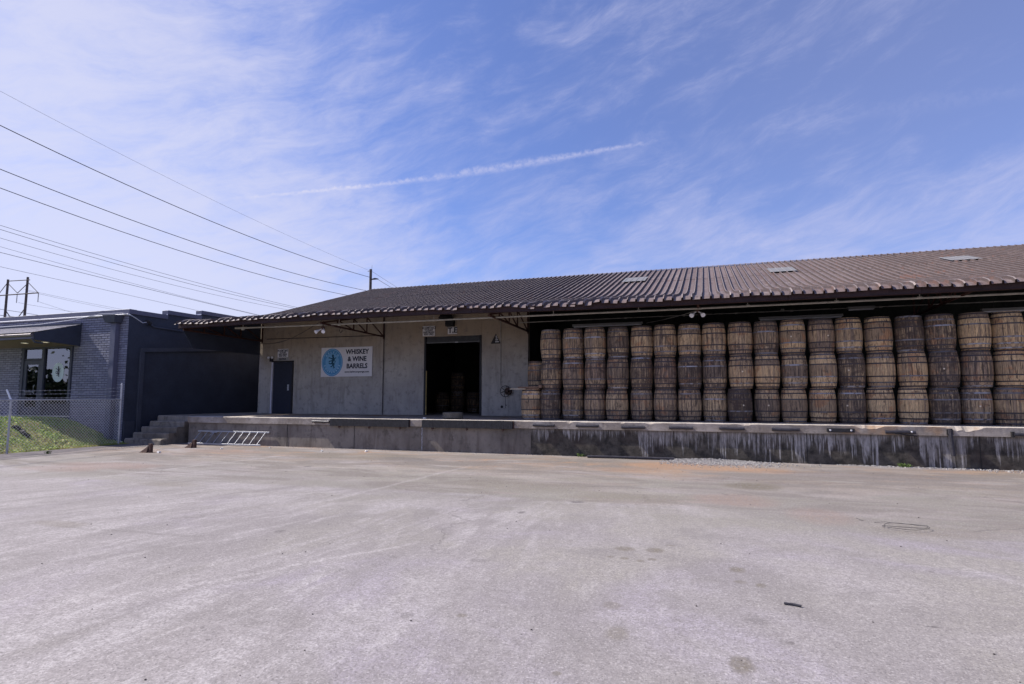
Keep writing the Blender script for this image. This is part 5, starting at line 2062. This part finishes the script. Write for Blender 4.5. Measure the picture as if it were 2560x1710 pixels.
t = thing('transmission_tower', 'wooden H-frame transmission tower with hanging insulators at far left', 'pylon', (-149, 87.7, 0))
b = MB()
b.tube([(-154.3, 88.6, 0), (-152.56, 87.7, 28.85)], [.34, .24], 8)
b.build('leg', M['pole2'] if 'pole2' in M else M['pole'], t)
b = MB()
b.tube([(-147.3, 88.4, 0), (-145.51, 87.49, 28.9)], [.34, .24], 8)
b.build('leg', M['pole'], t)
for a, c_, r_, nm_ in (((-152.28, 87.6, 28.43), (-144.49, 87.3, 28.15), .10, 'top_beam'), ((-156.0, 87.75, 25.26), (-141.36, 87.3, 25.0), .13, 'crossarm'), ((-152.21, 87.6, 27.82), (-148.63, 87.5, 25.4), .075, 'brace'),
                       ((-145.81, 87.4, 27.06), (-148.63, 87.5, 25.4), .075, 'brace'), ((-145.2, 87.4, 27.66), (-141.48, 87.3, 25.1), .075, 'brace'), ((-152.68, 87.6, 27.9), (-155.96, 87.8, 25.3), .075, 'brace'),
                       ((-152.9, 87.9, 21.7), (-146.4, 87.9, 15.6), .10, 'brace'), ((-146.2, 87.7, 21.6), (-153.2, 88.1, 15.6), .10, 'brace')):
    m2 = MB()
    m2.tube([a, c_], r_, 6)
    m2.build(nm_, M['pole'], t)
for (x, z0, z1) in ((-148.6, 25.2, 23.25), (-141.5, 24.9, 23.06), (-155.8, 25.2, 23.2)):
    m2 = MB()
    pr_ = []
    k_ = 9
    for i in range(k_):
        z = z0 - (z0 - z1) * i / (k_ - 1)
        pr_ += [(.05, z), (.15, z - .04), (.05, z - .1)]
    m2.lathe(pr_, 8, (x, 87.45, 0))
    m2.build('insulator', M['wire'], t)

# trees across the road: only their reflection shows in the office glass
leafm = simple("tree_leaves", (.055, .075, .030), .7, var=.5, sc_=2, bmp=0)
barkm = simple("tree_bark", (.09, .07, .06), .9, var=.3)
for ti, (tx, ty, th, dens, lab) in enumerate(((-50, -3.5, 8.5, 700, 'bare topped tree across the road, mirrored in the office window'), (-58, -1.5, 5.5, 2200, 'dense bushy tree across the road behind the camera'),
                                              (-47, -9, 6.0, 2000, 'round leafy tree left of the yard behind the camera'))):
    t = thing('tree', lab, 'tree', (tx, ty, 0), 'trees across the road')
    m2 = MB()
    lf = MB()
    m2.tube([(tx, ty, 0), (tx + .1, ty, th * .3), (tx, ty + .1, th * .5)], [.3, .22, .15], 8)
    for k in range(26):
        a = rnd.uniform(0, 6.28)
        z0 = th * rnd.uniform(.25, .5)
        l_ = th * rnd.uniform(.25, .5)
        el = rnd.uniform(.5, 1.4)
        p0 = Vector((tx, ty, z0))
        p1 = p0 + Vector((math.cos(a) * math.cos(el), math.sin(a) * math.cos(el), math.sin(el))) * l_
        m2.tube([p0, p0.lerp(p1, .5) + Vector((0, 0, .1)), p1], [.08, .045, .012], 4)
        for q in range(int(dens / 26)):
            c_ = p0.lerp(p1, rnd.uniform(.3, 1.05)) + Vector((rnd.gauss(0, .45), rnd.gauss(0, .45), rnd.gauss(0, .4)))
            n_ = Vector((rnd.gauss(0, 1), rnd.gauss(0, 1), rnd.gauss(0, 1))).normalized()
            u = n_.orthogonal().normalized() * rnd.uniform(.08, .2)
            v = n_.cross(u)
            lf.add([c_ - u, c_ + v, c_ + u, c_ - v], [(0, 1, 2, 3)])
    m2.build('trunk', barkm, t)
    lf.build('crown', leafm, t)

hd = thing('hedge', 'tall dense hedge across the road behind the camera', 'hedge', (-55, -4.5, 0))
lf = MB()
for i in range(9000):
    x = rnd.uniform(-75, -36)
    hh = 3.4 + .7 * math.sin(x * .5) + .5 * math.sin(x * 1.7)
    y = -4.5 + rnd.uniform(-1, 1)
    z = rnd.uniform(0, 1) ** .7 * hh
    c_ = Vector((x, y, z))
    n_ = Vector((rnd.gauss(0, 1), rnd.gauss(0, 1), rnd.gauss(0, 1))).normalized()
    u = n_.orthogonal().normalized() * rnd.uniform(.12, .3)
    v = n_.cross(u)
    lf.add([c_ - u, c_ + v, c_ + u, c_ - v], [(0, 1, 2, 3)])
lf.build('foliage', leafm, hd)
lf = MB()
for k in range(20):
    lf.tube([(-75 + k * 2, -5.0, 0), (-75 + k * 2.0 + .4, -5.0, 2.6)], [.12, .03], 5)
lf.build('stem', barkm, hd, kind='stuff')
